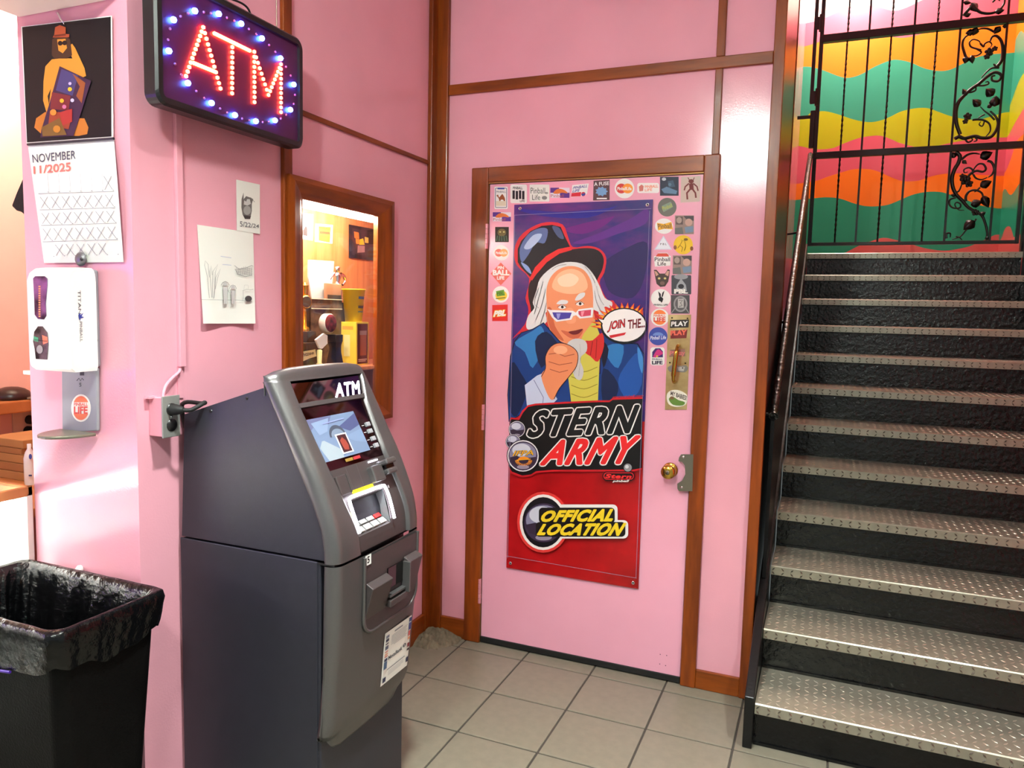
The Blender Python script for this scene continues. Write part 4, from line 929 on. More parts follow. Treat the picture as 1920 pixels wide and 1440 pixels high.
tag(d2.build('sketch_sheet'), 'small white sheet with a dark sketch of a drinking glass and a date', 'drawing')
rc_ = MB(); c1 = lw_(331, 300)
rc_.box((0, c1.y-.011, lw_(332, 688).z), (.012, c1.y+.011, HC), PINK, .002); raceway = thing('cable_raceway', 'pink painted cable raceway running down the wall', 'raceway', (0, c1.y, lw_(332, 688).z)); rc_.build('cover', raceway)
MB().box((0, c1.y-.013, 1.25), (.004, c1.y+.006, lw_(332, 688).z), PINK).build('back_strip', raceway)
MB().tube(smooth([lw_(337, 690, .008), lw_(336, 697, .010), lw_(325, 707, .014), lw_(313, 720, .02), lw_(307, 734, .028), lw_(305, 748, .03)], 5), .0045, PINK, n=8).build('cable', raceway)
ob = thing('outlet_box', 'metal outlet box on the wall behind the cash machine', 'outlet', lw_(320, 818))
ox = .052; zt_, zb2 = lw_(320, 744, ox).z, lw_(320, 818, ox).z; oy_0, oy_1 = lw_(306, 780, ox).y, lw_(337, 780, ox).y
MB().box((0, oy_0, zb2), (ox-.004, oy_1, zt_), PINK, .003).box((.005, oy_0-.016, zt_-.004), (.02, oy_0+.01, zt_+.002), PINK).build('box', ob)
MB().box((ox-.005, oy_0-.002, zb2-.003), (ox, oy_1+.002, zt_+.003), mat('galvanised_plate', (165, 163, 158), .4, metal=.4, noise=.2), .002).build('cover_plate', ob)
ymid = (oy_0+oy_1)/2
for z in (zb2+.030, zt_-.034): MB().lathe((ox-.001, ymid, z), [(.017, 0), (.017, .003), (0, .003)], DARKPL, axis=(1, 0, 0), n=14).build('socket', ob)
MB().lathe((ox, ymid, (zt_+zb2)/2), [(.003, 0), (.002, .0015), (0, .0015)], CHROME, axis=(1, 0, 0), n=8).build('screw', ob)
pg = thing('power_cord', 'black plug and cord from the outlet to the cash machine', 'cord', (ox+.002, ymid, zt_-.034))
MB().lathe((ox+.002, ymid, zt_-.034), [(.015, 0), (.015, .012), (.011, .026), (.007, .034)], RUBBER, axis=(1, .25, 0), n=12).build('plug', pg)
p0 = Vector((ox+.035, ymid+.008, zt_-.034))
MB().tube(smooth([p0-Vector((.006, .002, 0)), p0+Vector((.012, .01, -.001)), p0+Vector((.022, .028, .008)), p0+Vector((.022, .05, .016)), p0+Vector((.006, .06, .012)), Vector((.012, ymid+.075, zt_-.03)), Vector((.008, ymid+.09, zt_-.10))], 6), .006, RUBBER, n=8).build('cord', pg)
# ================================================================= lit display case in the left wall
FX = .026
dc = thing('display_case', 'wooden framed glass display case let into the pink wall with a bright light inside', 'display case', (0, -.66, 1.06))
oTL, oTR, oBR = onx(543, 325, FX), onx(740, 379, FX), onx(735, 783, FX)
iTL, iTR = onx(566, 374, .006), onx(707, 407, .006)
Y0, Y1, Z1, Z0 = oTL.y, oTR.y, oTL.z, oBR.z; y0_, y1_, z1_ = iTL.y, iTR.y, iTL.z; z0_ = Z0+.075
def mitre(a, b, c_, d, nm, m):                 # outer a-b, inner c-d at the wall, sloped moulding
    mb = MB(); f = lambda p, x: Vector((x, p[0], p[1]))
    md = lambda p, q, t: (p[0]*(1-t)+q[0]*t, p[1]*(1-t)+q[1]*t)
    rows = []
    for p, q in ((a, d), (b, c_)):
        rows.append([f(p, 0), f(p, FX), f(md(p, q, .25), FX+.004), f(md(p, q, .7), FX-.006), f(md(p, q, .85), FX-.012), f(q, .010), f(q, -.01)])
    mb.grid(rows, m, False).build(nm, dc)
O = [(Y0, Z0), (Y1, Z0), (Y1, Z1), (Y0, Z1)]; I = [(y0_, z0_), (y1_, z0_), (y1_, z1_), (y0_, z1_)]
for k, m in ((0, WOODY), (1, WOOD), (2, WOODY), (3, WOOD)): mitre(O[k], O[(k+1) % 4], I[(k+1) % 4], I[k], 'frame_member', m)
MB().box((.004, y0_, z0_), (.008, y1_, z1_), PANE).build('glass_pane', dc)
ly, hy, lz_, hz_, bx_ = NY0+.002, NY1-.002, NZ0+.002, NZ1-.002, NX+.002
MB().box((bx_, ly, lz_), (bx_+.004, hy, hz_), CASEWOOD).box((bx_, hy-.004, lz_), (-.014, hy, hz_), CASEWOOD).box((bx_, ly, lz_), (0, ly+.004, hz_), CASEWOOD).box((bx_, ly, lz_), (-.014, hy, lz_+.006), CASEWOOD).box((bx_, ly, hz_-.004), (-.014, hy, hz_), mat('case_top_white', (240, 235, 225), .5)).build('lining', dc)
MB().tube([(-.040, ly+.02, z1_-.004), (-.040, onx(700, 410, -.04).y, z1_-.004)], .013, mat('case_lamp', (255, 246, 230), .5, emit=CASE_LED*2.2), n=10).build('lamp_tube', dc)
BX = bx_+.005
def cb_(u, v, d=0.): return onx(u, v, BX+d)
def pxs(p): return (p-CAM).dot(CF)/F_PX
# shelf the things stand on
zs_ = onx(668, 683, -.09).z
MB().box((bx_+.004, ly+.004, zs_-.014), (-.002, hy-.004, zs_), CASEWOOD, .002).build('shelf', dc)
# papers on the back
pa = Art(lambda u, v: cb_(u, v), (1, 0, 0)); pa.slab([(591, 419), (624, 422), (623, 457), (590, 453)], .0006, ink((240, 226, 190))); pa.poly([(597, 424), (620, 426), (618, 455), (597, 451)], (226, 168, 60))
pa.text('PINBALL', [(597, 424.5), (620, 427), (620, 431.5), (597, 429)], (70, 55, 40), bold=.02); pa.poly([(599, 433), (618, 435), (618, 440), (599, 438)], (96, 76, 50))
for k in range(4): pa.poly([(599, 442+k*2.4), (618, 444+k*2.4), (618, 444.8+k*2.4), (599, 442.8+k*2.4)], (180, 120, 40), up=(k == 0))
tag(pa.build('flyer'), 'yellow flyer headed PINBALL pinned inside the display case', 'flyer')
pa = Art(lambda u, v: cb_(u, v), (1, 0, 0)); pa.slab([(560, 398), (587, 402), (586, 451), (560, 447)], .0006, PAPER); pa.poly([(568, 441), (568, 432), (572, 425), (574, 424), (576, 428), (576, 443)], (60, 50, 50)); tag(pa.build('bottle_print'), 'white sheet with a dark bottle beside the yellow flyer', 'print')
pa = Art(lambda u, v: cb_(u, v, .002), (1, 0, 0)); pa.slab([(654, 421), (702, 430), (701, 489), (654, 483)], .004, ink((36, 26, 28))); pa.poly([(659, 428), (697, 435), (697, 483), (659, 478)], (58, 40, 44))
for q, c_ in ((((662, 434), (671, 436), (672, 448), (663, 446)), (206, 110, 50)), (((665, 447), (673, 449), (672, 458), (666, 457)), (200, 120, 50)), (((673, 449), (679, 447), (682, 459), (672, 459)), (235, 175, 40)), (((682, 444), (689, 446), (689, 456), (682, 455)), (222, 190, 90)), (((669, 460), (682, 461), (682, 473), (668, 474)), (150, 110, 110)), (((663, 476), (682, 478), (680, 483), (664, 481)), (30, 20, 22))): pa.poly(q, c_)
tag(pa.build('framed_picture'), 'small dark framed picture on the back of the display case', 'picture')
# riser at the back with a grey card, a silver figure and a brown carton
zr = onx(610, 566, -.15).z
tag(MB().box((bx_+.004, onx(556, 570, -.15).y, zs_), (-.135, onx(646, 570, -.15).y, zr), mat('dark_wood_riser', (70, 46, 36), .4, noise=.2), .002).build('display_riser'), 'dark wooden riser at the back of the display case', 'riser')
cd = [onx(u, v, -.165) for u, v in ((577, 487), (624, 490), (618, 566), (583, 562))]
zc = zr
tag(MB().prism([cd[0], cd[1], onx(622, 520, -.165), Vector((-.165, cd[2].y-.004, zc)), Vector((-.165, cd[3].y, zc)), onx(576, 520, -.165)], (.006, 0, 0), mat('pale_card', (200, 202, 200), .5)).build('grey_card'), 'pale grey upright card in the display case', 'card')
tag(MB().box((-.150, onx(611, 545, -.14).y, zr), (-.138, onx(640, 545, -.14).y, onx(625, 532, -.14).z), mat('brown_carton', (170, 118, 86), .6), .002).box((-.1375, onx(612, 545, -.14).y+.004, zr+.003), (-.1368, onx(640, 545, -.14).y-.006, onx(625, 553, -.14).z), ink((60, 48, 40))).build('brown_carton'), 'brown carton with a dark picture behind the silver figure', 'carton')
fg = thing('trophy_figure', 'silver figurine with arms held out in the display case', 'figurine', onx(632, 540, -.17))
f0 = onx(632, 533, -.17); ps = pxs(f0)
MB().ball(onx(632, 505.5, -.17), 5.5*ps, CHROME, 12, (1, 1, 1.1)).lathe(onx(632, 503, -.17), [(6.5*ps, 0), (6.2*ps, 2*ps), (3*ps, 4*ps), (0, 4.4*ps)], CHROME, n=12).build('head', fg)
MB().lathe(Vector((f0.x, f0.y, zr)), [(10*ps, 0), (10*ps, f0.z-zr-2*ps), (7*ps, f0.z-zr), (5*ps, f0.z-zr+5*ps), (8*ps, f0.z-zr+14*ps), (7.5*ps, f0.z-zr+19*ps), (3*ps, f0.z-zr+22*ps), (2.4*ps, f0.z-zr+25*ps)], CHROME, n=14).build('body', fg)
for s_, q in ((-1, [(626, 513), (620, 520), (617, 527), (621, 529)]), (1, [(638, 513), (645, 518), (647, 527), (642, 534)])): MB().tube(smooth([onx(u, v, -.165) for u, v in q], 4), [3.2*ps]*7+[2.4*ps]*6, CHROME, n=8).build('arm', fg)
# glass box, cup
g0 = onx(668, 640, -.055); g1 = onx(691, 640, -.055); gl = ony(633, 640, g0.y); zt2 = onx(668, 604, -.055).z
gb = thing('glass_carton', 'yellow and brown carton showing a tall glass beneath the yellow cup', 'carton', ((g0.x+gl.x)/2, (g0.y+g1.y)/2, zs_))
xl_ = max(gl.x, -.128)
MB().box((xl_, g0.y, zs_), (-.055, g1.y, zt2), ink((236, 206, 70)), .001).build('box', gb)
ga = Art(lambda u, v: Vector((-.0548, g0.y+(g1.y-g0.y)*u, zt2+(zs_-zt2)*v)), (1, 0, 0)); ga.poly(box4(.08, .04, .92, .97), (96, 46, 40)); ga.poly(box4(.3, .30, .8, .78), (176, 92, 56)); ga.poly(box4(.26, .2, .82, .30), (170, 140, 130)); ga.poly(box4(.15, .86, .85, .885), (220, 190, 180)); ga.poly(box4(.15, .9, .75, .92), (220, 190, 180)); ga.build('front_print', gb)
ga = Art(lambda u, v: Vector((xl_+(-.055-xl_)*u, g0.y-.0002, zt2+(zs_-zt2)*v)), (0, -1, 0)); ga.poly(box4(.1, .1, .8, .18), (220, 160, 60)); ga.poly(box4(.2, .3, .6, .8), (240, 226, 150)); ga.build('side_print', gb)
cc = onx(663, 600, -.092); ps = pxs(cc); hcup = 61*ps
cup = thing('paper_cup', 'tall yellow cup standing on the carton in the display case', 'cup', (cc.x, cc.y, zt2))
MB().lathe((cc.x, cc.y, zt2), [(0, 0), (15.5*ps, 0), (21*ps, hcup-2*ps), (22.4*ps, hcup-2*ps), (22.4*ps, hcup), (20*ps, hcup), (14.5*ps, 2*ps), (0, 2*ps)], ink((244, 210, 40)), n=28).build('body', cup)
def cupm(u, v): return onx(u, v, -.092+17*ps)
bandm = MB()
for h0_, h1_, c_ in ((.70, .78, (70, 90, 120)), (.42, .5, (90, 80, 60)), (.3, .33, (90, 120, 110))):
    rws = []
    for hh in (h0_, h1_):
        r_ = (15.5+5.5*hh)*ps+.0006; rws.append([Vector((cc.x+r_*math.cos(a_), cc.y+r_*math.sin(a_), zt2+hcup*hh)) for a_ in [-.5+.9*i/8 for i in range(9)]])
    bandm.grid(rws, ink(c_))
bandm.build('print', cup)
# tap handle with a round badge
th_ = thing('tap_handle', 'black beer tap handle with a round badge in the display case', 'tap handle', onx(625, 682, -.08))
c0 = onx(620.5, 606, -.06); ps = pxs(c0)
axd = Vector((1, -.04, .03)).normalized()
MB().lathe(c0-axd*.030, [(17*ps, 0), (18.2*ps, .003), (18.2*ps, .026), (16.5*ps, .030)], mat('badge_side', (205, 205, 196), .4), axis=axd, n=24).build('badge', th_)
MB().lathe(c0, [(16.8*ps, 0), (15*ps, .002), (0, .002)], mat('badge_face', (46, 30, 34), .3, col2=(150, 60, 70), nscale=60), axis=axd, n=24).build('badge_face', th_)
cq = Vector((-.075, onx(628, 634, -.075).y, 0)); z1q, z2q, z3q = onx(628, 627, -.075).z, onx(628, 641, -.075).z, zs_
MB().box((cq.x-.022, cq.y-.022, z2q), (cq.x+.022, cq.y+.022, z1q), mat('tap_collar', (40, 38, 40), .3), .003).build('collar', th_)
rws = [[Vector((cq.x+w_*sx_, cq.y+w_*sy_, z)) for sx_, sy_ in ((-1, -1), (1, -1), (1, 1), (-1, 1))] for z, w_ in ((z2q, .020), (z2q-.02, .015), (z2q-.03, .015), ((z2q+z3q)/2, .018), (z3q, .024))]
MB().grid(rws, mat('tap_body', (26, 30, 36), .3), False, close=True).add(rws[-1], [(0, 1, 2, 3)], mat('tap_body', 0)).build('stem', th_)
# white hexagon on a stem, gold cup trophy, tiered trophy base with banner
hx_ = thing('hexagon_paddle', 'white hexagonal paddle on a cream stem in the display case', 'paddle', onx(599, 676, -.05))
MB().prism([onx(u, v, -.05) for u, v in ((589, 637), (604, 625), (611, 629), (611, 644), (601, 654), (596, 653))], (.008, 0, 0), ink((246, 244, 236)), .001).build('head', hx_)
pq = onx(599, 655, -.046); MB().lathe((pq.x, pq.y, zs_), [(.012, 0), (.012, .02), (.008, .024), (.010, pq.z-zs_-.004), (.004, pq.z-zs_)], ink((226, 214, 150)), n=12).build('stem', hx_)
tb = thing('tiered_trophy', 'dark tiered trophy base with a cream banner at the foot of the display case', 'trophy', onx(575, 676, -.07))
tc = onx(578, 640, -.085); ps = pxs(tc)
for w_, va, vb in ((20, 683, 656), (24, 656, 641), (15, 641, 621)):
    MB().box((tc.x-.03, tc.y-w_*ps, max(zs_, onx(578, va, -.085).z)), (tc.x+.03*(w_/24), tc.y+w_*ps*.8, onx(578, vb, -.085).z), mat('trophy_dark', (62, 46, 40), .25, noise=.3), .003).build('tier', tb)
ban = Art(lambda u, v: onx(u, v, -.048), (1, 0, 0)); ban.slab([(562, 660), (575, 658), (591, 655), (593, 668), (580, 672), (562, 680)], .001, ink((226, 208, 150))); ban.text('ahtzee', [(563, 662), (588, 658), (588, 664), (563, 670)], (80, 50, 40), bold=.02); o = ban.build('banner', tb)
gt = thing('gold_trophy', 'gold trophy cup with a round medallion at the left of the display case', 'trophy', onx(572, 620, -.11))
gq = onx(571, 600, -.11); ps = pxs(gq); ztb = onx(578, 621, -.085).z
GOLD = mat('gold_plate', (225, 180, 60), .2, metal=1.)
MB().lathe((gq.x, gq.y, ztb), [(9*ps, 0), (9*ps, 6*ps), (4*ps, 9*ps), (3*ps, 40*ps), (7*ps, 70*ps), (8*ps, 84*ps), (8.5*ps, 85*ps), (3*ps, 86*ps), (2.5*ps, 90*ps), (0, 91*ps)], GOLD, n=16).build('cup', gt)
mq = onx(573, 566, -.085); MB().lathe(mq, [(12*ps, 0), (13*ps, .003), (11*ps, .006)], GOLD, axis=(1, -.3, 0), n=20).lathe(mq+Vector((.0062, -.0018, 0)), [(10.5*ps, 0), (10*ps, .001)], mat('medallion_dark', (80, 70, 60), .3), axis=(1, -.3, 0), n=20).tube([mq, (gq.x, gq.y, mq.z)], .003, GOLD).build('medallion', gt)
cl = thing('clear_plaque', 'clear plastic stand holding dark cards in the display case', 'plaque', onx(612, 600, -.125))
ya_, yb_ = onx(584, 580, -.125).y, onx(641, 580, -.125).y
MB().box((-.130, ya_, zs_), (-.126, yb_, onx(612, 561, -.125).z), mat('smoked_card', (76, 62, 54), .25, col2=(120, 90, 70), nscale=30)).build('card', cl)
for v in (561, 579): MB().box((-.1255, ya_, onx(612, v, -.125).z-.0015), (-.122, yb_, onx(612, v, -.125).z+.0015), mat('clear_edge', (235, 225, 190), .15)).build('edge', cl)

# ================================================================= waste bin with a black liner
BX0, BX1, BY0, BY1, BZ = -.385, .128, -1.935, -1.652, .782
def loop(x0, y0, x1, y1, r, z, n=10, per=14):
    r *= .75
    P = []
    for cx, cy, a in ((x1-r, y0+r, -PI/2), (x1-r, y1-r, 0), (x0+r, y1-r, PI/2), (x0+r, y0+r, PI)):
        for i in range(n): P.append(Vector((cx+r*math.cos(a+PI/2*i/(n-1)), cy+r*math.sin(a+PI/2*i/(n-1)), z)))
    out = []
    for i, p in enumerate(P):
        out.append(p); q = P[(i+1) % len(P)]; d = (q-p).length
        if i % n == n-1:
            k = 32
            for j in range(1, k): out.append(p.lerp(q, j/k))
    return out
bn = thing('waste_bin', 'tall black plastic waste bin with a bag in front of the pillar', 'waste bin', ((BX0+BX1)/2, (BY0+BY1)/2, 0))
def bl_(z, g): t = (BZ-z)/BZ; k = .045*t+g; return loop(BX0+k, BY0+k, BX1-k, BY1-k, .045, z)
BINM = mat('black_bin_plastic', (9, 8, 8), .5, spec=.1, noise=.3, nscale=12, bump=.15, bscale=180)
MB().grid([bl_(0, .004), bl_(.01, 0), bl_(.4, 0), bl_(.70, 0), bl_(.705, -.006), bl_(BZ-.02, -.006), bl_(BZ-.02, .006), bl_(.4, .012), bl_(.02, .016)], BINM, False, close=True).add(bl_(.02, .016), [list(range(len(bl_(0, 0))))], BINM).build('shell', bn)
LIN = mat('black_bag_film', (5, 5, 6), .2, spec=.35, bump=.5, bscale=45)
rows = []; nL = len(bl_(0, 0))
prof = [(.22, .075, .02), (.36, .055, .018), (.50, .045, .016), (.60, .036, .013), (.68, .026, .009), (.73, .018, .005), (.768, .012, .0015), (.783, .004, .0008), (.787, -.006, .0008), (.781, -.015, .001), (.765, -.019, .002), (.745, -.017, .0025), (.722, -.016, .003), (.70, -.014, .004), (.682, -.011, .004)]
for k, (z, g, amp) in enumerate(prof):
    L = bl_(z, g); o2 = []
    for i, p in enumerate(L):
        a_ = i/nL*2*PI; w1 = math.sin(a_*17+1.3*math.sin(a_*3)+k*.15)+.6*math.sin(a_*41+k*.35)
        cxy = Vector(((BX0+BX1)/2, (BY0+BY1)/2, p.z)); d = (p-cxy); d.z = 0; d.normalize()
        q = p+d*(amp*w1*(.5 if k > 8 else 1.))
        if k >= 11: q.z += .012*math.sin(a_*4+.8)*(k-10)/4+.006*math.sin(a_*13)*(k-10)/4+(.0 if k < 13 else -.012*max(0, math.sin(a_*2+2.6)))
        o2.append(q)
    rows.append(o2)
MB().grid(rows, LIN, True, close=True).add(rows[0], [list(range(nL))], LIN).build('bin_liner', bn)

dsr = [rows[-1][i]+Vector((0, -.004, -.004)) for i in range(nL) if rows[-1][i].y < BY0+.03 and rows[-1][i].x < .02]
dsr.sort(key=lambda p: p.x)
MB().tube(dsr[::3], .0035, mat('violet_drawstring', (70, 30, 150), .4), n=6).build('drawstring', bn)
tag(MB().lathe(pw(152, 1066, .001), [(.010, 0), (.011, .006), (.006, .014), (0, .015)], mat('white_knob', (236, 214, 214), .3), axis=(0, -1, 0), n=14).build('wall_bumper'), 'small white knob on the pillar just above the bin', 'knob')

# ================================================================= lit glass counter and the bar beyond
CX1, CY1, CZ = -.412, -1.604, .984
ct = thing('glass_counter', 'brightly lit glass display counter at the left of the pillar', 'counter', (-.7, -2.3, 0))
CX0, CY0 = -1.05, -3.3
ALU = mat('counter_frame', (226, 222, 214), .4, metal=.1); OAK = mat('oak_edge', (196, 128, 72), .35, col2=(170, 104, 54), nscale=6)
MB().box((CX0, CY0, 0), (CX1, CY1, .34), mat('counter_base', (225, 215, 205), .5), .003).build('base', ct)
for x, y in ((CX1-.009, CY1-.009), (CX1-.009, CY0+.009), (CX0+.009, CY1-.009), (CX0+.009, CY0+.009)): MB().box((x-.009, y-.009, .34), (x+.009, y+.009, CZ-.02), ALU, .002).build('corner_post', ct)
for lo, hi in (((CX1-.014, CY0, CZ-.028), (CX1, CY1, CZ)), ((CX0, CY0, CZ-.028), (CX0+.014, CY1, CZ)), ((CX0, CY1-.014, CZ-.028), (CX1, CY1, CZ)), ((CX0, CY0, CZ-.028), (CX1, CY0+.014, CZ))): MB().box(lo, hi, OAK, .002).build('top_rail', ct)
MB().box((CX0+.014, CY0+.014, CZ-.008), (CX1-.014, CY1-.014, CZ-.002), PANE).build('top_pane', ct)
MB().box((CX1-.006, CY0+.018, .34), (CX1-.002, CY1-.018, CZ-.028), PANE).build('side_pane', ct)
CWH = mat('counter_white_lining', (245, 243, 238), .5)
MB().box((CX0+.004, CY0+.02, .341), (CX1-.02, CY1-.02, .352), CWH).box((CX0+.004, CY0+.02, .352), (CX0+.014, CY1-.02, CZ-.03), CWH).box((CX0+.004, CY1-.012, .352), (CX1-.02, CY1-.006, CZ-.03), CWH).build('lining', ct)
MB().box((CX0+.02, CY0+.03, .70), (CX1-.06, CY1-.016, .712), CWH, .002).build('inner_shelf', ct)
MB().tube([(CX1-.05, CY0+.05, CZ-.05), (CX1-.05, CY1-.03, CZ-.05)], .011, mat('counter_tube', (255, 250, 240), .5, emit=COUNTER_LED*2), n=8).build('lamp_tube', ct)
MB().box((-.99, -2.35, CZ-.034), (-.50, CY1-.035, CZ-.028), mat('counter_diffuser', (250, 252, 246), .5, emit=2.7)).build('light_diffuser', ct)
for k, (u, w_, h_) in enumerate(((.05, .05, .05), (.12, .04, .035))):
    tag(MB().box((CX1-.16-w_, CY1-.05-u-.06, .712), (CX1-.16, CY1-.05-u, .712+h_), ink((230, 214, 170) if k == 0 else (210, 205, 200)), .003).build('small_carton'), ['cream carton on the shelf inside the lit counter', 'grey carton beside the cream one inside the lit counter'][k], 'carton', 'cartons in the lit counter')
# back bar, boards, cartons, bottle
zbar = ony(25, 903, -1.30).z
tag(MB().box((-1.60, -1.58, 0), (-.60, -.10, zbar-.03), mat('bar_front', (170, 110, 90), .5)).box((-1.61, -1.592, zbar-.03), (-.56, -.09, zbar), OAK, .004).build('back_bar'), 'wooden topped bar behind the lit counter', 'bar')
zq = zbar
for k in range(5):
    w_, dx = random.uniform(-.008, .008), random.uniform(-.01, .01); h_ = .03 if k != 3 else .022
    a_, b_ = ony(-18, 870, -1.28), ony(44+dx*300, 870, -1.28)
    tag(MB().box((a_.x+w_, -1.28, zq), (b_.x+w_, -1.12, zq+h_), mat('kraft_carton_%d' % (k % 2), ((176, 124, 70), (160, 108, 60))[k % 2], .7, noise=.1), .003).build('kraft_carton'), 'flat brown carton, %s of the stack on the bar' % ('lowest', 'second from the bottom', 'middle one', 'fourth from the bottom', 'topmost')[k], 'carton', 'brown cartons on the bar'); zq += h_+.001
bq = ony(57, 900, -1.30); ps = pxs(bq)
bt = thing('spray_bottle', 'white plastic bottle with blue print beside the brown cartons', 'bottle', (bq.x, bq.y, zbar))
hh = (905-828)*ps
MB().lathe((bq.x, bq.y, zbar), [(9*ps, 0), (10*ps, 4*ps), (10*ps, hh*.65), (7*ps, hh*.8), (3.5*ps, hh*.88), (3.5*ps, hh), (0, hh)], WHITEPL, n=18).build('body', bt)
bp_ = Art(lambda u, v: ony(u, v, -1.30-10*ps), (0, -1, 0)); bp_.ell((57, 856), 3, 5, (70, 90, 170)); bp_.poly(box4(54, 890, 60, 893), (70, 80, 130)); bp_.build('print', bt)
bs = onx(30, 758, FAR_X+.2)
sh = thing('wall_shelf', 'thick wooden wall shelf above the bar', 'shelf', (FAR_X, -1.0, bs.z-.06)); MB().box((FAR_X, -2.2, onx(30, 775, FAR_X+.2).z), (FAR_X+.2, -.3, onx(30, 752, FAR_X+.2).z), OAK, .006).build('board', sh)
for y in (-1.9, -.5): MB().box((FAR_X, y-.01, onx(30, 775, FAR_X+.2).z-.1), (FAR_X+.14, y+.01, onx(30, 775, FAR_X+.2).z), OAK, .003).build('bracket', sh)
ztop = onx(30, 752, FAR_X+.2).z
hq = onx(22, 740, FAR_X+.12); ps = pxs(hq)
tag(MB().ball((hq.x, hq.y, ztop+.012), 33*ps, mat('dark_bowl', (46, 28, 24), .35), 18, (1, 1, .55)).build('dark_bowl'), 'dark domed bowl on the wooden wall shelf', 'bowl')
tag(MB().obox((hq.x+.05, hq.y+.06, ztop+.006), (1, .2, 0), (-.2, 1, 0), (0, 0, 1), .03, .045, .004, mat('menu_card', (150, 130, 110), .4), .001).build('card_stack'), 'pale cards lying on the wooden wall shelf', 'cards')
ow = thing('wall_outlet', 'cream wall outlet below the wooden shelf', 'outlet', onx(44, 815, FAR_X)); p = onx(44, 800, FAR_X); ps = pxs(p)
MB().box((FAR_X, p.y-.05, p.z-.07), (FAR_X+.006, p.y+.05, p.z+.07), ink((232, 214, 190)), .002).build('plate', ow); MB().lathe((FAR_X+.006, p.y+.012, p.z-.02), [(.022, 0), (.022, .03), (.012, .05)], RUBBER, axis=(1, .2, 0), n=12).lathe((FAR_X+.006, p.y+.02, p.z+.03), [(.02, 0), (.02, .03), (.012, .045)], RUBBER, axis=(1, .2, 0), n=12).build('plugs', ow)
c9 = [ony(u, v, -1.565) for u, v in ((21, 386), (30, 362), (44, 330))]+[Vector((-.409, -1.565, ony(50, 322, -1.565).z)), Vector((-.409, -1.565, ony(52, 412, -1.565).z))]+[ony(u, v, -1.565) for u, v in ((44, 402), (38, 397), (30, 395))]
tag(MB().prism(c9, (0, .05, 0), mat('black_cloth', (26, 16, 18), .9, bump=.4, bscale=40), .004).build('dark_cloth'), 'black cloth hanging from the left side of the pillar', 'cloth')
p9, q9 = ony(43, 702, -1.52), ony(50, 695, -1.52)
tag(MB().box((p9.x, -1.52, p9.z), (-.409, -1.46, q9.z), WHITEPL, .002).build('small_bracket'), 'small white bracket on the left side of the pillar', 'bracket')
# bright lamp box over the bar
la, lb_ = ony(-40, 68, -1.15), ony(41, 64, -1.15)
lm = thing('bar_lamp', 'glowing white lamp box hanging over the bar at the top left', 'lamp', ((la.x+lb_.x)/2, -1.0, la.z)); MB().box((la.x-.3, -1.15, lb_.z), (lb_.x+.02, -.75, lb_.z+.26), mat('bar_lamp_glow', (255, 236, 205), .5, emit=SIDE_LAMP), .02).build('diffuser', lm)
for x in (la.x-.2, lb_.x-.1): MB().tube([(x, -.95, lb_.z+.25), (x, -.95, HC)], .004, NICKEL, n=6).build('rod', lm)

# ================================================================= lamps
pd = thing('globe_lamp', 'white glass globe lamp hanging from the lobby ceiling', 'lamp', LAMP_POS)
MB().ball(LAMP_POS, .10, mat('globe_glow', (238, 255, 246), .5, emit=LAMP_EMIT), 14).build('globe', pd); MB().lathe(LAMP_POS+Vector((0, 0, .095)), [(.05, 0), (.05, .03), (.012, .04), (.012, HC-LAMP_POS.z-.095)], NICKEL, n=14).build('stem', pd)
for k, (cx_, cy_2, pw_2, lab) in enumerate(((CAN_POS.x, CAN_POS.y, CAN_W, 'white cylinder downlight over the cash machine'), (2.3, -1.15, CAN_W*.6, 'added white cylinder downlight in front of the stairs'), (2.2, -3.1, CAN_W*.55, 'added white cylinder downlight behind the viewer on the right'), (.55, -3.9, CAN_W*.55, 'added white cylinder downlight behind the viewer on the left'))):  # the three downlights after the first are added, unseen, as extra light
    q = Vector((cx_, cy_2, CAN_POS.z)); cn = thing('downlight', lab, 'lamp', q, 'ceiling downlights')
    rws = [[q+Vector((r_*math.cos(2*PI*i/24), r_*math.sin(2*PI*i/24), h_)) for i in range(24)] for r_, h_ in ((.10, HC-q.z), (.10, -.05), (.092, -.05), (.092, .10), (.001, .10))]
    MB().grid(rws, WHITEPL, False, close=True).build('can', cn)
    ld = bpy.data.lights.new('downlight_bulb', 'AREA'); ld.shape = 'DISK'; ld.size = .15; ld.energy = pw_2; ld.color = (.9, 1, .95); lo_ = bpy.data.objects.new('bulb', ld); COL.objects.link(lo_); lo_.parent = cn; lo_.location = (0, 0, .09)
sp = thing('stairwell_lamp', 'white globe lamp high in the stairwell', 'lamp', STAIR_POS)
MB().ball(STAIR_POS, .14, mat('stair_glow', (248, 255, 244), .5, emit=STAIR_EMIT), 14).build('globe', sp); MB().lathe(STAIR_POS+Vector((0, 0, .135)), [(.04, 0), (.04, .03), (.01, .04), (.01, 4.75-STAIR_POS.z-.135)], NICKEL, n=14).build('stem', sp)
TINTM = mat('added_violet_tint', (140, 90, 255), .4, emit=TINT_EMIT)  # unseen tubes, added to tint the cash machine edge and bin bag violet
for k, z in enumerate((1.25, 1.65)):
    ne = thing('added_tint_tube', ('lower', 'upper')[k]+' violet tube added on the left wall behind the viewer for a purple tint', 'lamp', (FAR_X+.05, -3.7, z), 'added violet tubes')
    MB().tube([(FAR_X+.05, -4.5, z), (FAR_X+.05, -2.9, z)], .022, TINTM, n=10).build('tube', ne)
    for y in (-4.3, -3.1): MB().tube([(FAR_X, y, z), (FAR_X+.05, y, z)], .008, NICKEL, n=6).build('clip', ne)
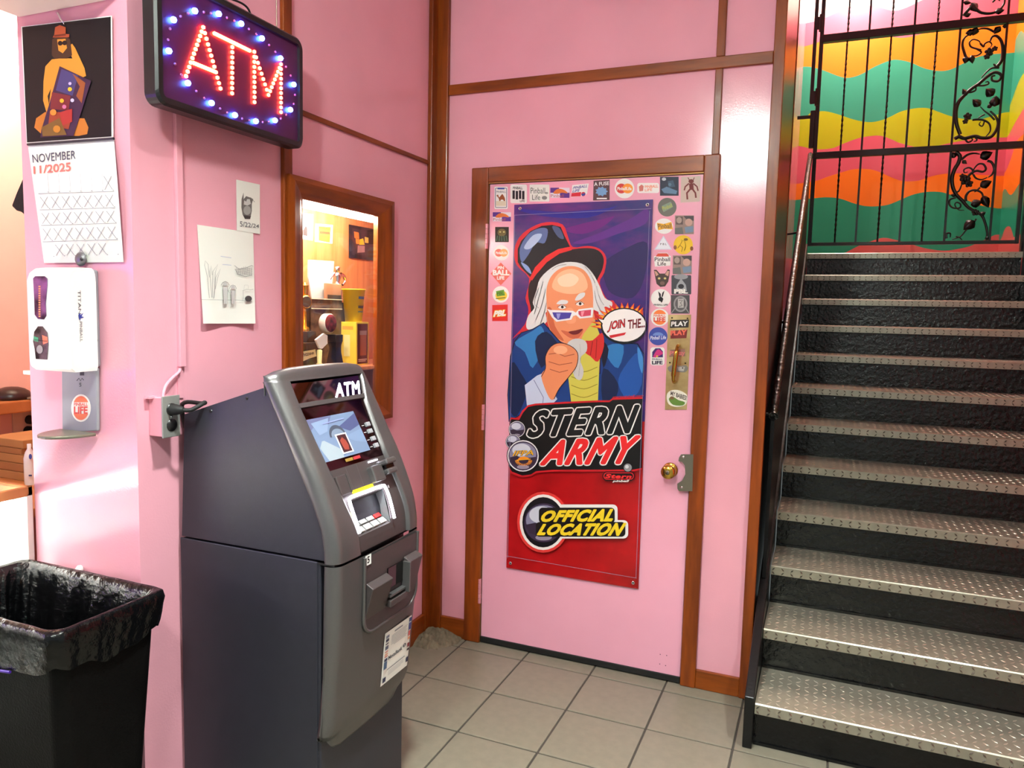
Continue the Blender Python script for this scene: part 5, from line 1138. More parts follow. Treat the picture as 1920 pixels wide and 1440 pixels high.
# ================================================================= banner on the door
BAN_Y = -.0095
def Z1(x, y): return (880+x*.27778, 300+y*.27778)
def Z5b(x, y): return (920+x*.29160, 700+y*.29167)
def ZL(x, y): return (940+x*.15104, 740+y*.15101)
bnr = thing('door_banner', 'tall blue and red vinyl banner reading STERN ARMY hung on the pink door', 'banner', ony(1075, 1085, BAN_Y))
ba = Art(lambda u, v: ony(u, v, BAN_Y), (0, -1, 0), step=.00012)
bq_ = [(964.5, 384), (1224.5, 374), (1197, 1104), (949.5, 1064)]
def edge(t, s_):                                   # point of the banner sheet, t down, s across
    a_ = Vector(bq_[0]).lerp(Vector(bq_[3]), t); b_ = Vector(bq_[1]).lerp(Vector(bq_[2]), t); return a_.lerp(b_, s_)
BLUEV = mat('banner_blue_print', (40, 34, 108), .3, col2=(84, 34, 112), nscale=5, stretch=(2, 1, 4)); REDV = mat('banner_red_print', (186, 20, 26), .3, col2=(150, 14, 18), nscale=5)
ba.slab([tuple(p) for p in bq_], .0012, ink((60, 20, 60)))
tsp = (772-384)/(1064-384)
ba.poly([edge(0, 0), edge(0, 1), edge(tsp, 1), edge(tsp, 0)], 0, m=BLUEV); ba.poly([edge(tsp, 0), edge(tsp, 1), edge(1, 1), edge(1, 0)], 0, up=False, m=REDV)
def zp(pts, col, f=Z1, up=True): ba.poly([f(*p) for p in pts], col, up)
def zsm(pts, col, f=Z1, k=4): ba.poly([tuple(p) for p in smooth([f(*p) for p in pts], k, True)], col)
zsm([(700, 560), (860, 500), (1080, 400), (1200, 330), (1190, 430), (1000, 500), (820, 560)], (92, 44, 130)); zsm([(640, 470), (760, 430), (900, 400), (980, 380), (900, 450), (760, 500)], (104, 32, 120)); zsm([(320, 330), (600, 350), (900, 330), (1000, 310), (800, 390), (500, 380)], (44, 40, 140))
zsm([(900, 700), (1050, 600), (1200, 560), (1180, 800), (1100, 930), (960, 900), (910, 800)], (40, 30, 84))
# a plain gentleman in a top hat (generic stand-in of the printed figure)
RD = (206, 40, 52)
zsm([(305, 610), (340, 520), (420, 455), (520, 420), (630, 435), (668, 520), (700, 588), (800, 580), (880, 600), (925, 660), (912, 760), (880, 830), (930, 940), (975, 950), (985, 1010), (930, 1060), (860, 1080), (400, 1150), (290, 1210), (375, 1110), (400, 1010), (380, 930), (405, 800), (320, 710)], RD, k=3)
zsm([(418, 810), (520, 690), (620, 625), (720, 600), (820, 596), (880, 618), (908, 668), (898, 740), (860, 830), (880, 960), (600, 1000), (440, 1060), (412, 980), (398, 900)], (30, 18, 22))
zp([(328, 690), (328, 600), (352, 545), (415, 480), (490, 445), (560, 438), (618, 452), (645, 515), (685, 595), (600, 605), (520, 650), (445, 730), (412, 790), (350, 725)], (16, 16, 24))
zsm([(342, 600), (395, 505), (470, 462), (530, 470), (510, 560), (450, 560), (400, 640), (355, 690)], (92, 110, 160)); zsm([(370, 590), (430, 510), (490, 500), (470, 545), (410, 600)], (170, 190, 225)); zsm([(350, 690), (400, 720), (420, 770), (380, 740)], (130, 160, 215)); zsm([(560, 450), (610, 460), (640, 530), (600, 520)], (70, 84, 120))
zp([(410, 795), (445, 725), (520, 648), (600, 602), (685, 585), (693, 608), (610, 632), (525, 690), (455, 770), (424, 815)], (214, 40, 40))
HAIR, HSH = (222, 224, 226), (150, 152, 160)
zsm([(385, 1110), (400, 1050), (440, 1000), (430, 960), (455, 880), (480, 800), (560, 725), (650, 690), (760, 700), (830, 760), (880, 850), (915, 930), (965, 960), (955, 1000), (915, 990), (925, 1050), (880, 1060), (840, 1010), (540, 1010), (525, 1090), (470, 1130), (400, 1145)], HAIR, k=3)
for a_, b_, c_ in (((470, 860), (440, 960), (470, 1000)), ((500, 820), (470, 930), (440, 1040)), ((520, 860), (490, 980), (450, 1080)), ((530, 920), (510, 1020), (480, 1110)), ((560, 740), (600, 715), (660, 705)), ((860, 850), (880, 930), (910, 980)), ((845, 880), (860, 960), (900, 1040)), ((780, 715), (820, 770), (850, 830))): ba.line([tuple(p) for p in smooth([Z1(*a_), Z1(*b_), Z1(*c_)], 4)], 1.3, HSH, up=False)
FACE = (232, 146, 104)
zsm([(524, 980), (522, 880), (548, 795), (610, 735), (690, 716), (770, 740), (820, 810), (836, 900), (838, 1010), (852, 1090), (835, 1170), (790, 1220), (720, 1245), (640, 1235), (570, 1185), (530, 1100)], FACE)
zsm([(560, 860), (600, 770), (690, 735), (770, 770), (800, 860), (740, 900), (640, 900)], (244, 186, 146)); zsm([(600, 800), (680, 765), (740, 800), (700, 850), (620, 850)], (250, 214, 184))
zsm([(530, 1000), (560, 1010), (580, 1120), (640, 1220), (570, 1180), (535, 1100)], (200, 100, 66)); zsm([(655, 1010), (700, 1005), (722, 1085), (690, 1105), (655, 1090)], (240, 160, 120)); zsm([(620, 1150), (690, 1160), (770, 1140), (740, 1200), (680, 1200)], (206, 104, 74))
zsm([(590, 970), (620, 945), (665, 950), (660, 970), (620, 975)], HAIR); zsm([(715, 945), (740, 905), (780, 895), (778, 920), (745, 945)], HAIR)
for x_, y_ in ((628, 992), (748, 970)): ba.ell(Z1(x_, y_), 7.5, 4, (240, 232, 226)); ba.ell(Z1(x_+2, y_), 2.6, 2.8, (40, 30, 34)); ba.line([tuple(p) for p in smooth([Z1(x_-30, y_+2), Z1(x_, y_-16), Z1(x_+30, y_+2)], 3)], 1.1, (120, 50, 34))
zp([(528, 1005), (548, 1012), (700, 1018), (722, 1030), (740, 1008), (836, 996), (840, 1012), (834, 1062), (748, 1070), (724, 1048), (704, 1052), (690, 1078), (590, 1092), (560, 1062)], (238, 238, 242))
zp([(562, 1028), (694, 1030), (680, 1068), (600, 1080), (574, 1058)], (74, 66, 160)); zp([(738, 1020), (824, 1010), (822, 1050), (756, 1058), (740, 1042)], (204, 70, 96)); zp([(590, 1036), (620, 1036), (606, 1074), (596, 1070)], (150, 150, 215)); zp([(756, 1022), (780, 1020), (768, 1054), (758, 1052)], (236, 150, 170))
zsm([(672, 1160), (720, 1150), (768, 1140), (740, 1172), (700, 1178)], (110, 30, 34))
CO, CO2, CO3 = (20, 56, 122), (48, 120, 186), (10, 26, 66)
coat = [(958, 668), (966, 640), (978, 624), (1000, 617), (1020, 605), (1034, 622), (1052, 642), (1068, 660), (1070, 752), (1100, 700), (1126, 700), (1130, 622), (1150, 640), (1196, 645), (1208, 664), (1206, 752), (1190, 762), (1060, 768), (985, 772), (955, 790), (953, 740)]
ba.poly(coat, CO); ba.line(coat, 1.6, (12, 12, 30), close=True)
for q, c_ in ((((966, 642), (1000, 620), (1016, 612), (1022, 640), (1000, 690), (985, 660)), CO2), (((1004, 640), (1026, 622), (1050, 650), (1040, 655), (1016, 690)), CO3), (((960, 680), (978, 700), (990, 730), (970, 780), (956, 760)), CO3), (((1140, 648), (1170, 648), (1160, 690), (1140, 670)), CO2), (((1170, 690), (1200, 660), (1204, 720), (1180, 750), (1160, 720)), (30, 80, 160)), (((1132, 690), (1160, 720), (1150, 755), (1130, 750)), CO3), (((1196, 650), (1206, 670), (1205, 700), (1198, 680)), (70, 140, 210)), (((1128, 640), (1142, 655), (1132, 690)), (14, 14, 40))): ba.poly([tuple(p) for p in smooth(q, 3, True)], c_)
ba.poly([(1078, 665), (1095, 626), (1115, 600), (1128, 634), (1124, 700), (1122, 752), (1072, 756), (1066, 705)], (206, 198, 84))
for v in (690, 706, 722, 738): ba.line([tuple(p) for p in smooth([(1072, v), (1096, v+7), (1121, v-2)], 4)], 1.4, (140, 130, 40), up=(v == 690))
ba.poly([tuple(p) for p in smooth([(1096, 640), (1112, 638), (1130, 624), (1133, 650), (1122, 678), (1108, 668), (1098, 660)], 3, True)], (206, 46, 44)); ba.line([(1112, 640), (1108, 666)], 1.4, (130, 20, 24)); ba.line([(1120, 636), (1118, 672)], 1.2, (130, 20, 24), up=False)
ba.poly([tuple(p) for p in smooth([Z1(660, 1250), Z1(720, 1205), Z1(790, 1225), Z1(795, 1290), Z1(750, 1340), Z1(775, 1420), (1090, 712), (1078, 706), (1072, 680)], 3, True)], (206, 206, 208)); 
for q in ([(1076, 650), (1082, 670), (1078, 700)], [(1088, 645), (1090, 668), (1086, 705)], [(1070, 652), (1076, 672), (1074, 690)]): ba.line(q, .9, HSH, up=False)
ba.poly([(985, 722), (1008, 704), (1018, 700), (1046, 748), (1036, 758), (1010, 772), (990, 768)], (196, 208, 236)); ba.line([(1002, 712), (1020, 745), (1018, 764)], 1.2, (110, 120, 170))
ba.poly([tuple(p) for p in smooth([(1016, 706), (1024, 690), (1024, 668), (1034, 650), (1050, 643), (1070, 648), (1084, 662), (1082, 686), (1068, 706), (1050, 728), (1040, 748), (1030, 744)], 4, True)], (228, 140, 98)); ba.line([tuple(p) for p in smooth([(1016, 706), (1024, 690), (1024, 668), (1034, 650), (1050, 643), (1070, 648), (1084, 662), (1082, 686), (1068, 706), (1050, 728), (1040, 748)], 4)], 1.3, (50, 20, 20))
for q in ([(1030, 664), (1046, 662), (1060, 668), (1078, 664)], [(1030, 678), (1050, 684), (1074, 680)], [(1032, 692), (1050, 698), (1066, 694)]): ba.line(q, 1.2, (150, 70, 50), up=False)
ba.ell((1052, 656), 13, 8, (242, 176, 136))
# speech bubble on a burst
burst = []
for i in range(40):
    a_ = PI+PI*1.15*i/39; r_ = 1.0 if i % 2 else 1.38
    burst.append((1172+47*r_*math.cos(a_), 612+33*r_*math.sin(a_)))
burst = [(min(1214.5-(v-374)*.0376, u), v) for u, v in burst]
ba.poly(burst+[(1172, 625)], (226, 84, 34)); ba.poly([(1172+(u-1172)*.86, 612+(v-612)*.86) for u, v in burst]+[(1172, 625)], (250, 190, 60))
ba.poly([(1120, 597), (1142, 600), (1136, 616)], (14, 14, 18)); ba.ell((1171, 611), 43.5, 34, (14, 14, 18)); ba.ell((1171, 610), 40.5, 30.5, (246, 244, 244)); ba.poly([(1123, 598), (1142, 602), (1138, 613)], (246, 244, 244))
ba.text('JOIN', [(1143, 603), (1173, 597), (1176, 618), (1139, 624)], (40, 12, 14), bold=.05, shear=.2); ba.text('JOIN', [(1144, 604), (1172, 598.5), (1174.5, 617), (1140.5, 622)], (214, 40, 48), bold=.01, shear=.2)
ba.text('THE...', [(1178, 600), (1211, 596), (1210, 614), (1179, 617)], (110, 20, 30), bold=.03, shear=.1); ba.poly([(1143, 629), (1175, 623), (1172, 628), (1146, 634)], (206, 40, 48))
# STERN ARMY lettering
ba.text('sternpinball.com', [(1150, 742), (1208, 739), (1207, 745), (1148, 748)], (196, 40, 44), bold=.02, shear=.3)
plate = [(85, 330), (140, 300), (230, 312), (280, 220), (340, 150), (430, 130), (800, 108), (1200, 90), (1350, 90), (1390, 62), (1760, 48), (1765, 905), (1650, 925), (640, 928), (440, 945), (380, 985), (270, 1000), (140, 950), (80, 880), (72, 600)]
def lim(p):                                        # keep the print on the sheet
    u, v = ZL(*p); t = (v-384)/(1064-384); lo_ = 964.5-15*t+1.5; hi_ = 1224.5-27.5*(v-374)/730-1.5; return (max(lo_, min(hi_, u)), v)
ba.poly([lim((x+(0 if x > 300 else -14), y+(-22 if y < 500 else 24))) for x, y in plate], (190, 24, 34)); ba.poly([lim(p) for p in plate], (12, 10, 12))
q1 = [lim((392, 208)), lim((1712, 132)), lim((1652, 462)), lim((340, 518))]
ba.fat('STERN', q1, (240, 236, 232), 4.6, bold=0., shear=.25, space=1.16); ba.fat('STERN', q1, (14, 13, 15), 2.4, bold=0., shear=.25, space=1.16)
q2 = [lim((590, 580)), lim((1725, 512)), lim((1630, 838)), lim((502, 860))]
ba.fat('ARMY', q2, (240, 236, 232), 4.6, bold=0., shear=.25, space=1.14); ba.fat('ARMY', q2, (226, 40, 42), 2.5, bold=0., shear=.25, space=1.14)
def sphere(c, r, f=ZL, k=.151, ring=True):
    c_ = f(*c); r_ = r*k
    if ring: ba.ell(c_, r_*1.07, r_*1.07, (20, 16, 20)); ba.ell(c_, r_*1.02, r_*1.02, (232, 232, 236))
    ba.ell(c_, r_*.95, r_*.95, (58, 44, 70)); ba.ell((c_[0], c_[1]-r_*.12), r_*.86, r_*.74, (132, 130, 160)); ba.ell((c_[0]-r_*.1, c_[1]-r_*.38), r_*.6, r_*.42, (206, 208, 224)); ba.poly([(c_[0]-r_*.9, c_[1]+r_*.1), (c_[0]-r_*.4, c_[1]-.0), (c_[0], c_[1]+r_*.16), (c_[0]+r_*.9, c_[1]+r_*.05), (c_[0]+r_*.75, c_[1]+r_*.5), (c_[0], c_[1]+r_*.72), (c_[0]-r_*.7, c_[1]+r_*.5)], (50, 36, 56)); ba.ell((c_[0], c_[1]+r_*.72), r_*.4, r_*.14, (150, 140, 160))
sphere((205, 425), 98); sphere((158, 580), 88); sphere((282, 755), 190)
c_ = ZL(290, 800); 
for i in range(14):
    a_ = PI*i/13; ba.line([(c_[0]+9*math.cos(a_), c_[1]+2+6*math.sin(a_)), (c_[0]+16*math.cos(a_), c_[1]+2+10*math.sin(a_))], 1.2, (240, 150, 30), up=(i == 0))
ba.ell((c_[0], c_[1]), 10.5, 5.5, (236, 140, 30), a0=PI, a1=2*PI); ba.line([(c_[0]-13, c_[1]+1), (c_[0]+13, c_[1]-1)], 1.6, (240, 170, 40))
ba.text('IFPA', [ZL(165, 690), ZL(415, 680), ZL(415, 745), ZL(150, 760)], (30, 16, 14), bold=.05, shear=.2); ba.text('IFPA', [ZL(168, 692), ZL(412, 682), ZL(412, 742), ZL(152, 757)], (240, 180, 40), bold=.01, shear=.2)
pill = [lim((p[0], p[1])) for p in rrect(1265, 945, 1668, 1062, 55, 5)]; ba.poly(pill, (40, 8, 12)); ba.poly([lim(p) for p in rrect(1278, 958, 1655, 1048, 44, 5)], (200, 26, 34)); ba.poly([lim(p) for p in rrect(1290, 968, 1644, 1038, 36, 5)], (26, 8, 10))
ba.text('Stern', [lim((1300, 975)), lim((1630, 985)), lim((1625, 1035)), lim((1300, 1030))], (226, 44, 46), bold=.05, shear=.2, space=1.15); ba.text('pinball', [lim((1395, 1052)), lim((1600, 1048)), lim((1592, 1086)), lim((1390, 1084))], (240, 232, 228), bold=.03, shear=.2)
cg = ZL(1580, 898); ba.ell(cg, 8.6, 8.6, (30, 24, 28)); ba.ell(cg, 7.4, 7.4, (140, 140, 144)); ba.ell((cg[0]-1.6, cg[1]-1.6), 3.4, 3.4, (206, 206, 208))
# OFFICIAL LOCATION
glow_ = (226, 60, 56)
ba.ell(Z5b(345, 952), 49, 57, glow_); ba.ell(Z5b(345, 952), 44, 52, (240, 234, 232))
ba.poly([Z5b(*p) for p in rrect(300, 838, 822, 968, 30, 4)], (240, 234, 232)); ba.poly([Z5b(*p) for p in rrect(290, 938, 890, 1056, 30, 4)], (240, 234, 232))
ba.ell(Z5b(345, 952), 39, 47, (16, 12, 20)); sphere((348, 955), 128, Z5b, .30, ring=False)
q3 = [Z5b(348, 880), Z5b(808, 868), Z5b(785, 944), Z5b(330, 948)]; q4 = [Z5b(330, 965), Z5b(876, 958), Z5b(845, 1036), Z5b(308, 1032)]
ba.poly([Z5b(*p) for p in rrect(318, 858, 804, 958, 24, 4)], (16, 10, 12)); ba.poly([Z5b(*p) for p in rrect(298, 950, 872, 1044, 24, 4)], (16, 10, 12))
ba.fat('OFFICIAL', q3, (238, 206, 40), 1.1, shear=.25, space=1.1); ba.fat('LOCATION', q4, (238, 206, 40), 1.1, shear=.25, space=1.1)
# hems
for s0, s1 in (((.008, .03), (.995, .025)), ((.985, .03), (.985, .97)), ((.012, .965), (.99, .97)), ((.014, .03), (.018, .97))):
    pa_, pb_ = edge(s0[1], s0[0]), edge(s1[1], s1[0]); ba.line([tuple(pa_), tuple(pb_)], .7, (150, 140, 170))
ba.build('printed_sheet', bnr)
for u, v in ((975, 391), (1214, 384), (957, 1056), (1187, 1093)):
    p = ony(u, v, BAN_Y-.004); MB().lathe(p, [(.0075, 0), (.007, .002), (.0035, .002), (.003, .0)], CHROME, axis=(0, -1, 0), n=14).build('grommet', bnr)

# ================================================================= stickers on the door
WHT = (242, 240, 236); DRK = (34, 30, 34)
def sticker(label, nm='sticker', y=-.0042, grp='stickers on the pink door'):
    a = Art(lambda u, v: ony(u, v, y), (0, -1, 0)); a.lab = (label, nm, grp); return a
def fin(a): tag(a.build(a.lab[1]), a.lab[0], 'sticker', a.lab[2])
def base_(a, pts, col): a.slab(pts, .0004, ink(col)); return a
def circ(c, rx, ry, n=28): return [(c[0]+rx*math.cos(2*PI*i/n), c[1]+ry*math.sin(2*PI*i/n)) for i in range(n)]
a = sticker('white card sticker with a brown camel in the top left corner of the door'); base_(a, rrect(927, 350, 952, 392, 2), WHT); a.line(rrect(929, 353, 950, 389, 1.5), 1., (50, 60, 120), close=True); a.poly(box4(933, 352, 946, 355), (60, 80, 160))
a.poly([tuple(p) for p in smooth([(931, 367), (934, 365), (936, 370), (939, 367), (942, 364), (945, 368), (947, 373), (947, 381), (945, 381), (944, 375), (939, 375), (938, 382), (936, 382), (936, 374), (933, 369)], 3, True)], (150, 84, 46)); a.poly(box4(930, 377, 949, 386), (226, 214, 190)); a.text('PINBALL', box4(931, 358, 949, 361.5), (80, 84, 110)); fin(a)
a = sticker('white sticker with four black bars reading PINBALL LIFE'); base_(a, rrect(957, 346, 988, 381, 3), WHT); [a.poly(box4(961+6*k, 357+(k % 2), 965.5+6*k, 373+(k % 2)), DRK, up=(k == 0)) for k in range(4)]; a.text('PINBALL', box4(962, 350, 980, 355), DRK, bold=.02); a.text('LIFE', box4(975, 375, 984, 379), DRK, bold=.02); fin(a)
a = sticker('white square sticker with hand lettered Pinball Life'); base_(a, rrect(993, 346, 1030, 378, 1.5), (236, 236, 228)); a.text('Pinball', box4(995, 352, 1022, 363), (60, 74, 60)); a.text('Life', box4(998, 365, 1013, 375), (60, 74, 60)); a.ell((1021, 371), 5, 3.5, (130, 130, 126)); a.ell((1025, 362), 3, 2, (150, 150, 146)); fin(a)
def wing(a, x0, y0, x1, y1):
    base_(a, box4(x0, y0, x1, y1), (236, 226, 236)); w_, h_ = x1-x0, y1-y0
    a.poly(box4(x0, y0, x0+w_*.45, y0+h_*.5), (92, 52, 140)); a.poly(box4(x0+w_*.5, y0+h_*.5, x1, y1), (92, 52, 140)); a.poly([tuple(p) for p in smooth([(x0+w_*.15, y0+h_*.55), (x0+w_*.3, y0+h_*.2), (x0+w_*.5, y0+h_*.1), (x0+w_*.75, y0+h_*.25), (x0+w_*.9, y0+h_*.55), (x0+w_*.6, y0+h_*.5), (x0+w_*.4, y0+h_*.6)], 3, True)], (224, 120, 56)); a.text('Pinball', [(x0+1, y0+h_*.65), (x1-w_*.3, y0+h_*.65), (x1-w_*.3, y1-1), (x0+1, y1-1)], (180, 90, 90))
a = sticker('purple and white sticker with an orange bull, top row of the door'); wing(a, 1032, 352, 1068, 371); fin(a)
a = sticker('purple and white sticker with an orange bull, left column of the door'); wing(a, 924, 398, 958, 415); fin(a)
a = sticker('slanted white sticker with blue lettering over a red block'); base_(a, [(1073, 347), (1104, 344), (1101, 362), (1097, 367), (1071, 370)], WHT); a.text('PINBALL', [(1075, 350), (1102, 346), (1101, 351), (1074, 355)], (60, 64, 150), bold=.02, shear=.2); a.text('LIFE', [(1074, 356), (1088, 354), (1087, 359), (1073, 361)], (60, 64, 150), bold=.02, shear=.2); a.poly([(1072, 362), (1090, 360), (1089, 368), (1071, 369)], (206, 40, 56)); a.ell((1094, 364), 4, 4, (196, 50, 70)); a.poly([(1090, 364), (1098, 362), (1097, 366), (1092, 368)], (60, 64, 150)); fin(a)
a = sticker('dark sticker reading A FUSE with a pale blue spark'); base_(a, [(1113, 339), (1143, 337), (1143, 375), (1112, 376)], (88, 58, 62)); a.text('A FUSE', [(1114, 342), (1142, 340), (1142, 347), (1114, 349)], WHT, bold=.02)
a.poly([(1128+(9 if i % 2 else 12)*math.cos(i*PI/9), 359+(7 if i % 2 else 9.5)*math.sin(i*PI/9)) for i in range(18)], (120, 160, 206)); a.poly(box4(1119, 371, 1138, 373.5), WHT); fin(a)
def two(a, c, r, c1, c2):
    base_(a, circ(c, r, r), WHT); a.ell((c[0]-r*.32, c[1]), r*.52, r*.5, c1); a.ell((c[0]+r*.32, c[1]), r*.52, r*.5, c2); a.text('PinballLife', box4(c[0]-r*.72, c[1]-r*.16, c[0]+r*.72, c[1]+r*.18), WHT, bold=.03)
a = sticker('round white sticker with joined red and orange discs, top row of the door'); two(a, (1171, 353.5), 18.5, (206, 60, 56), (240, 150, 50)); fin(a)
a = sticker('round white sticker with red and orange discs paled by painted glare, left column of the door'); two(a, (940, 474), 14.5, (232, 120, 104), (244, 176, 110)); fin(a)  # glare on this sticker is put into the paler disc colours
a = sticker('wide white sticker with orange PINBALL LIFE lettering'); base_(a, rrect(1195, 343, 1236, 362, 4), WHT); a.text('PINBALL', [(1209, 348), (1234, 346), (1234, 351.5), (1209, 353)], (236, 126, 80), bold=.02); a.text('LIFE', [(1209, 354), (1223, 353), (1223, 358), (1209, 359)], (236, 140, 110), bold=.02); a.poly([(1198, 350), (1203, 346), (1207, 349), (1206, 358), (1199, 359)], (206, 120, 110)); fin(a)
a = sticker('dark blue picture sticker in the top right of the door'); base_(a, box4(1237.5, 331.5, 1272.5, 367), (40, 46, 62)); a.poly([(1240, 355), (1250, 350), (1270, 358), (1268, 364), (1245, 362)], (100, 130, 160)); a.poly([(1252, 340), (1262, 338), (1266, 350), (1254, 352)], (66, 84, 104)); a.ell((1245, 336), 4, 3, (200, 204, 210)); a.ell((1256, 346), 3, 3, (90, 120, 140)); fin(a)
a = sticker('greyish sticker with a red brown crouching creature in the top right corner'); base_(a, [(1277, 332), (1314, 330), (1312, 378), (1276, 380)], (206, 184, 172)); MR = (110, 34, 30)
a.ell((1296, 340), 5, 4, MR)
for q, w_ in (([(1296, 344), (1297, 356)], 8), ([(1292, 344), (1285, 350), (1283, 357)], 2.6), ([(1300, 344), (1307, 350), (1309, 358)], 2.6), ([(1294, 355), (1288, 362), (1289, 374)], 3.2), ([(1299, 355), (1304, 362), (1305, 371)], 3.2), ([(1293, 338), (1290, 333)], 1.4), ([(1300, 338), (1302, 333)], 1.4)): a.line(q, w_, MR)
fin(a)
a = sticker('round grey green sticker below the dark picture'); base_(a, circ((1251, 388.5), 17.5, 17.5), (104, 104, 96)); a.poly([(1241, 386), (1258, 378), (1262, 388), (1244, 398)], (130, 150, 130)); a.text('Pinball', [(1241, 388), (1259, 381), (1261, 388), (1243, 395)], (190, 190, 60)); fin(a)
a = sticker('round white sticker with a yellow ribbon reading Pinball'); base_(a, circ((1245, 424), 17, 14.5), WHT); a.poly([(1232, 418), (1245, 420), (1259, 416), (1262, 430), (1246, 429), (1234, 432)], (236, 176, 50)); a.text('Pinball', [(1233, 420), (1259, 419), (1259, 428), (1234, 429)], (120, 96, 50), bold=.02); fin(a)
def pic(a, x0, y0, x1, y1):
    base_(a, box4(x0, y0, x1, y1), (150, 128, 120)); a.poly(box4(x0+2, y0+2, x0+15, y0+17), (92, 78, 74)); a.ell((x0+8, y0+9), 5, 6, (170, 150, 138)); a.poly([(x0+16, y0+1), (x1, y0+1), (x1, y0+10), (x0+22, y0+8)], (70, 62, 66)); a.ell((x0+26, y0+13), 7, 7, (196, 158, 144)); a.poly([(x0+18, y0+22), (x1-1, y0+20), (x1-1, y1-4), (x0+20, y1-2)], (120, 140, 164)); a.poly([(x0, y0+24), (x0+14, y0+22), (x0+16, y1), (x0, y1)], (104, 104, 100))
a = sticker('square sticker with a grey photo of faces, above the yellow round one'); pic(a, 1265.5, 404, 1301, 439); fin(a)
a = sticker('square sticker with a grey photo of faces, below the yellow round one'); pic(a, 1261.5, 479, 1297, 514); fin(a)
a = sticker('white triangular sticker with tiny letters PBL'); base_(a, [(1244, 442), (1260, 468), (1227, 468)], (236, 238, 246)); a.line([(1244, 443.5), (1258.5, 467.2), (1228.5, 467.2)], .9, (170, 180, 220), close=True); a.text('P B L', box4(1238, 456, 1250, 459.5), (90, 90, 100), bold=.02); fin(a)
a = sticker('round yellow sticker with a black line figure'); base_(a, circ((1281, 459), 18, 18), (236, 196, 50)); LN = (70, 50, 20)
for q in ([(1277, 450), (1283, 452), (1290, 449)], [(1279, 452), (1275, 460), (1280, 464), (1278, 472)], [(1284, 453), (1286, 461), (1283, 470)], [(1275, 460), (1270, 466)]): a.line(q, 1.1, LN, up=False)
a.ell((1286, 449), 4, 2.4, (120, 90, 30)); a.ell((1266, 464), 3, 4, (130, 80, 40)); a.ell((1297, 466), 3, 4, (130, 80, 40)); fin(a)
a = sticker('white sticker with a red roof over the words Pinball Life'); base_(a, [(1233, 478), (1234, 474), (1252, 474), (1253, 478), (1258, 480), (1257, 498), (1228, 500), (1226, 481)], WHT); a.poly([(1234, 475), (1251, 475), (1255, 481), (1229, 481)], (216, 84, 66)); a.text('Pinball', box4(1227.5, 482.5, 1256.5, 490), (70, 60, 66), bold=.015); a.text('Life', box4(1233, 491, 1249, 498), (70, 60, 66), bold=.015); fin(a)
a = sticker('sticker of a dark cat head with pale ears'); base_(a, [(1226, 506), (1231, 506), (1237, 513), (1247, 513), (1252, 505), (1256, 506), (1255, 517), (1253, 528), (1247, 537), (1238, 538), (1231, 532), (1229, 522)], (72, 58, 54)); a.poly([(1227, 508), (1231, 509), (1235, 515), (1230, 518)], (206, 160, 140)); a.poly([(1255, 508), (1251, 508), (1247, 515), (1253, 518)], (206, 160, 140)); a.ell((1236, 522), 2.4, 2, (214, 196, 130)); a.ell((1247, 522), 2.4, 2, (214, 196, 130)); a.ell((1242, 531), 4.5, 3.5, (120, 92, 84)); fin(a)
a = sticker('dark square sticker with a pale cone shape over letters PBL'); base_(a, rrect(1259, 516, 1296, 552, 2), (66, 66, 72)); a.ell((1277, 519), 13, 5, (150, 152, 156)); a.poly([(1277, 522), (1286, 534), (1288, 546), (1267, 546), (1269, 534)], (160, 164, 168)); a.ell((1277, 537), 5.5, 4.5, (40, 38, 44)); a.text('PBL', box4(1264, 542, 1290, 550.5), (240, 238, 230), bold=.06); fin(a)
a = sticker('round white sticker with a black rabbit head'); base_(a, circ((1239, 559.5), 18.5, 17.5), WHT); a.ell((1239, 561), 4.6, 4, DRK); a.poly([(1236.5, 558), (1234, 546), (1239, 551), (1239.5, 558)], DRK); a.poly([(1240, 558), (1242, 549), (1246, 545), (1243, 556)], DRK); a.poly([(1238, 564), (1243, 564), (1240.5, 568)], DRK); a.text('PINBALL LIFE', box4(1226, 570, 1252, 573), (80, 76, 80), bold=.03); fin(a)
a = sticker('square black and white engraved sticker above the brass plate'); base_(a, box4(1258, 553, 1293, 588), (74, 72, 74)); a.ell((1276, 570), 13, 15, (150, 148, 148)); a.ell((1276, 570), 10, 12, (92, 90, 92)); a.poly(box4(1271, 560, 1282, 577), (186, 184, 182)); a.line([(1273, 563), (1280, 563), (1276, 568), (1279, 573), (1273, 575)], 1.2, (70, 68, 70)); a.line([(1259, 587), (1268, 575)], 1.4, (160, 158, 158)); a.line([(1292, 587), (1284, 575)], 1.4, (160, 158, 158)); fin(a)
a = sticker('round orange sticker reading PINBALL LIFE on the door'); base_(a, circ((1237, 595), 17, 16.5), WHT); a.ell((1237, 595), 13, 14, (240, 130, 66), a0=PI+.45, a1=2*PI-.45); a.ell((1237, 595), 13, 14, (240, 130, 66), a0=.45, a1=PI-.45); a.text('PINBALL', box4(1225.5, 589.5, 1248.5, 594), (222, 90, 56), bold=.02); a.text('LIFE', box4(1225.5, 595, 1248, 603.5), (222, 80, 56), bold=.035); fin(a)
a = sticker('round blue sticker with pale script lettering'); base_(a, circ((1234, 630.5), 17.5, 17), (62, 78, 164)); a.ell((1234, 629), 10, 6, (112, 142, 206), a0=PI, a1=2*PI); a.text('Pinball Life', [(1219, 630), (1249, 629), (1249, 636), (1219, 637)], (226, 228, 240), bold=.015, shear=.2); fin(a)
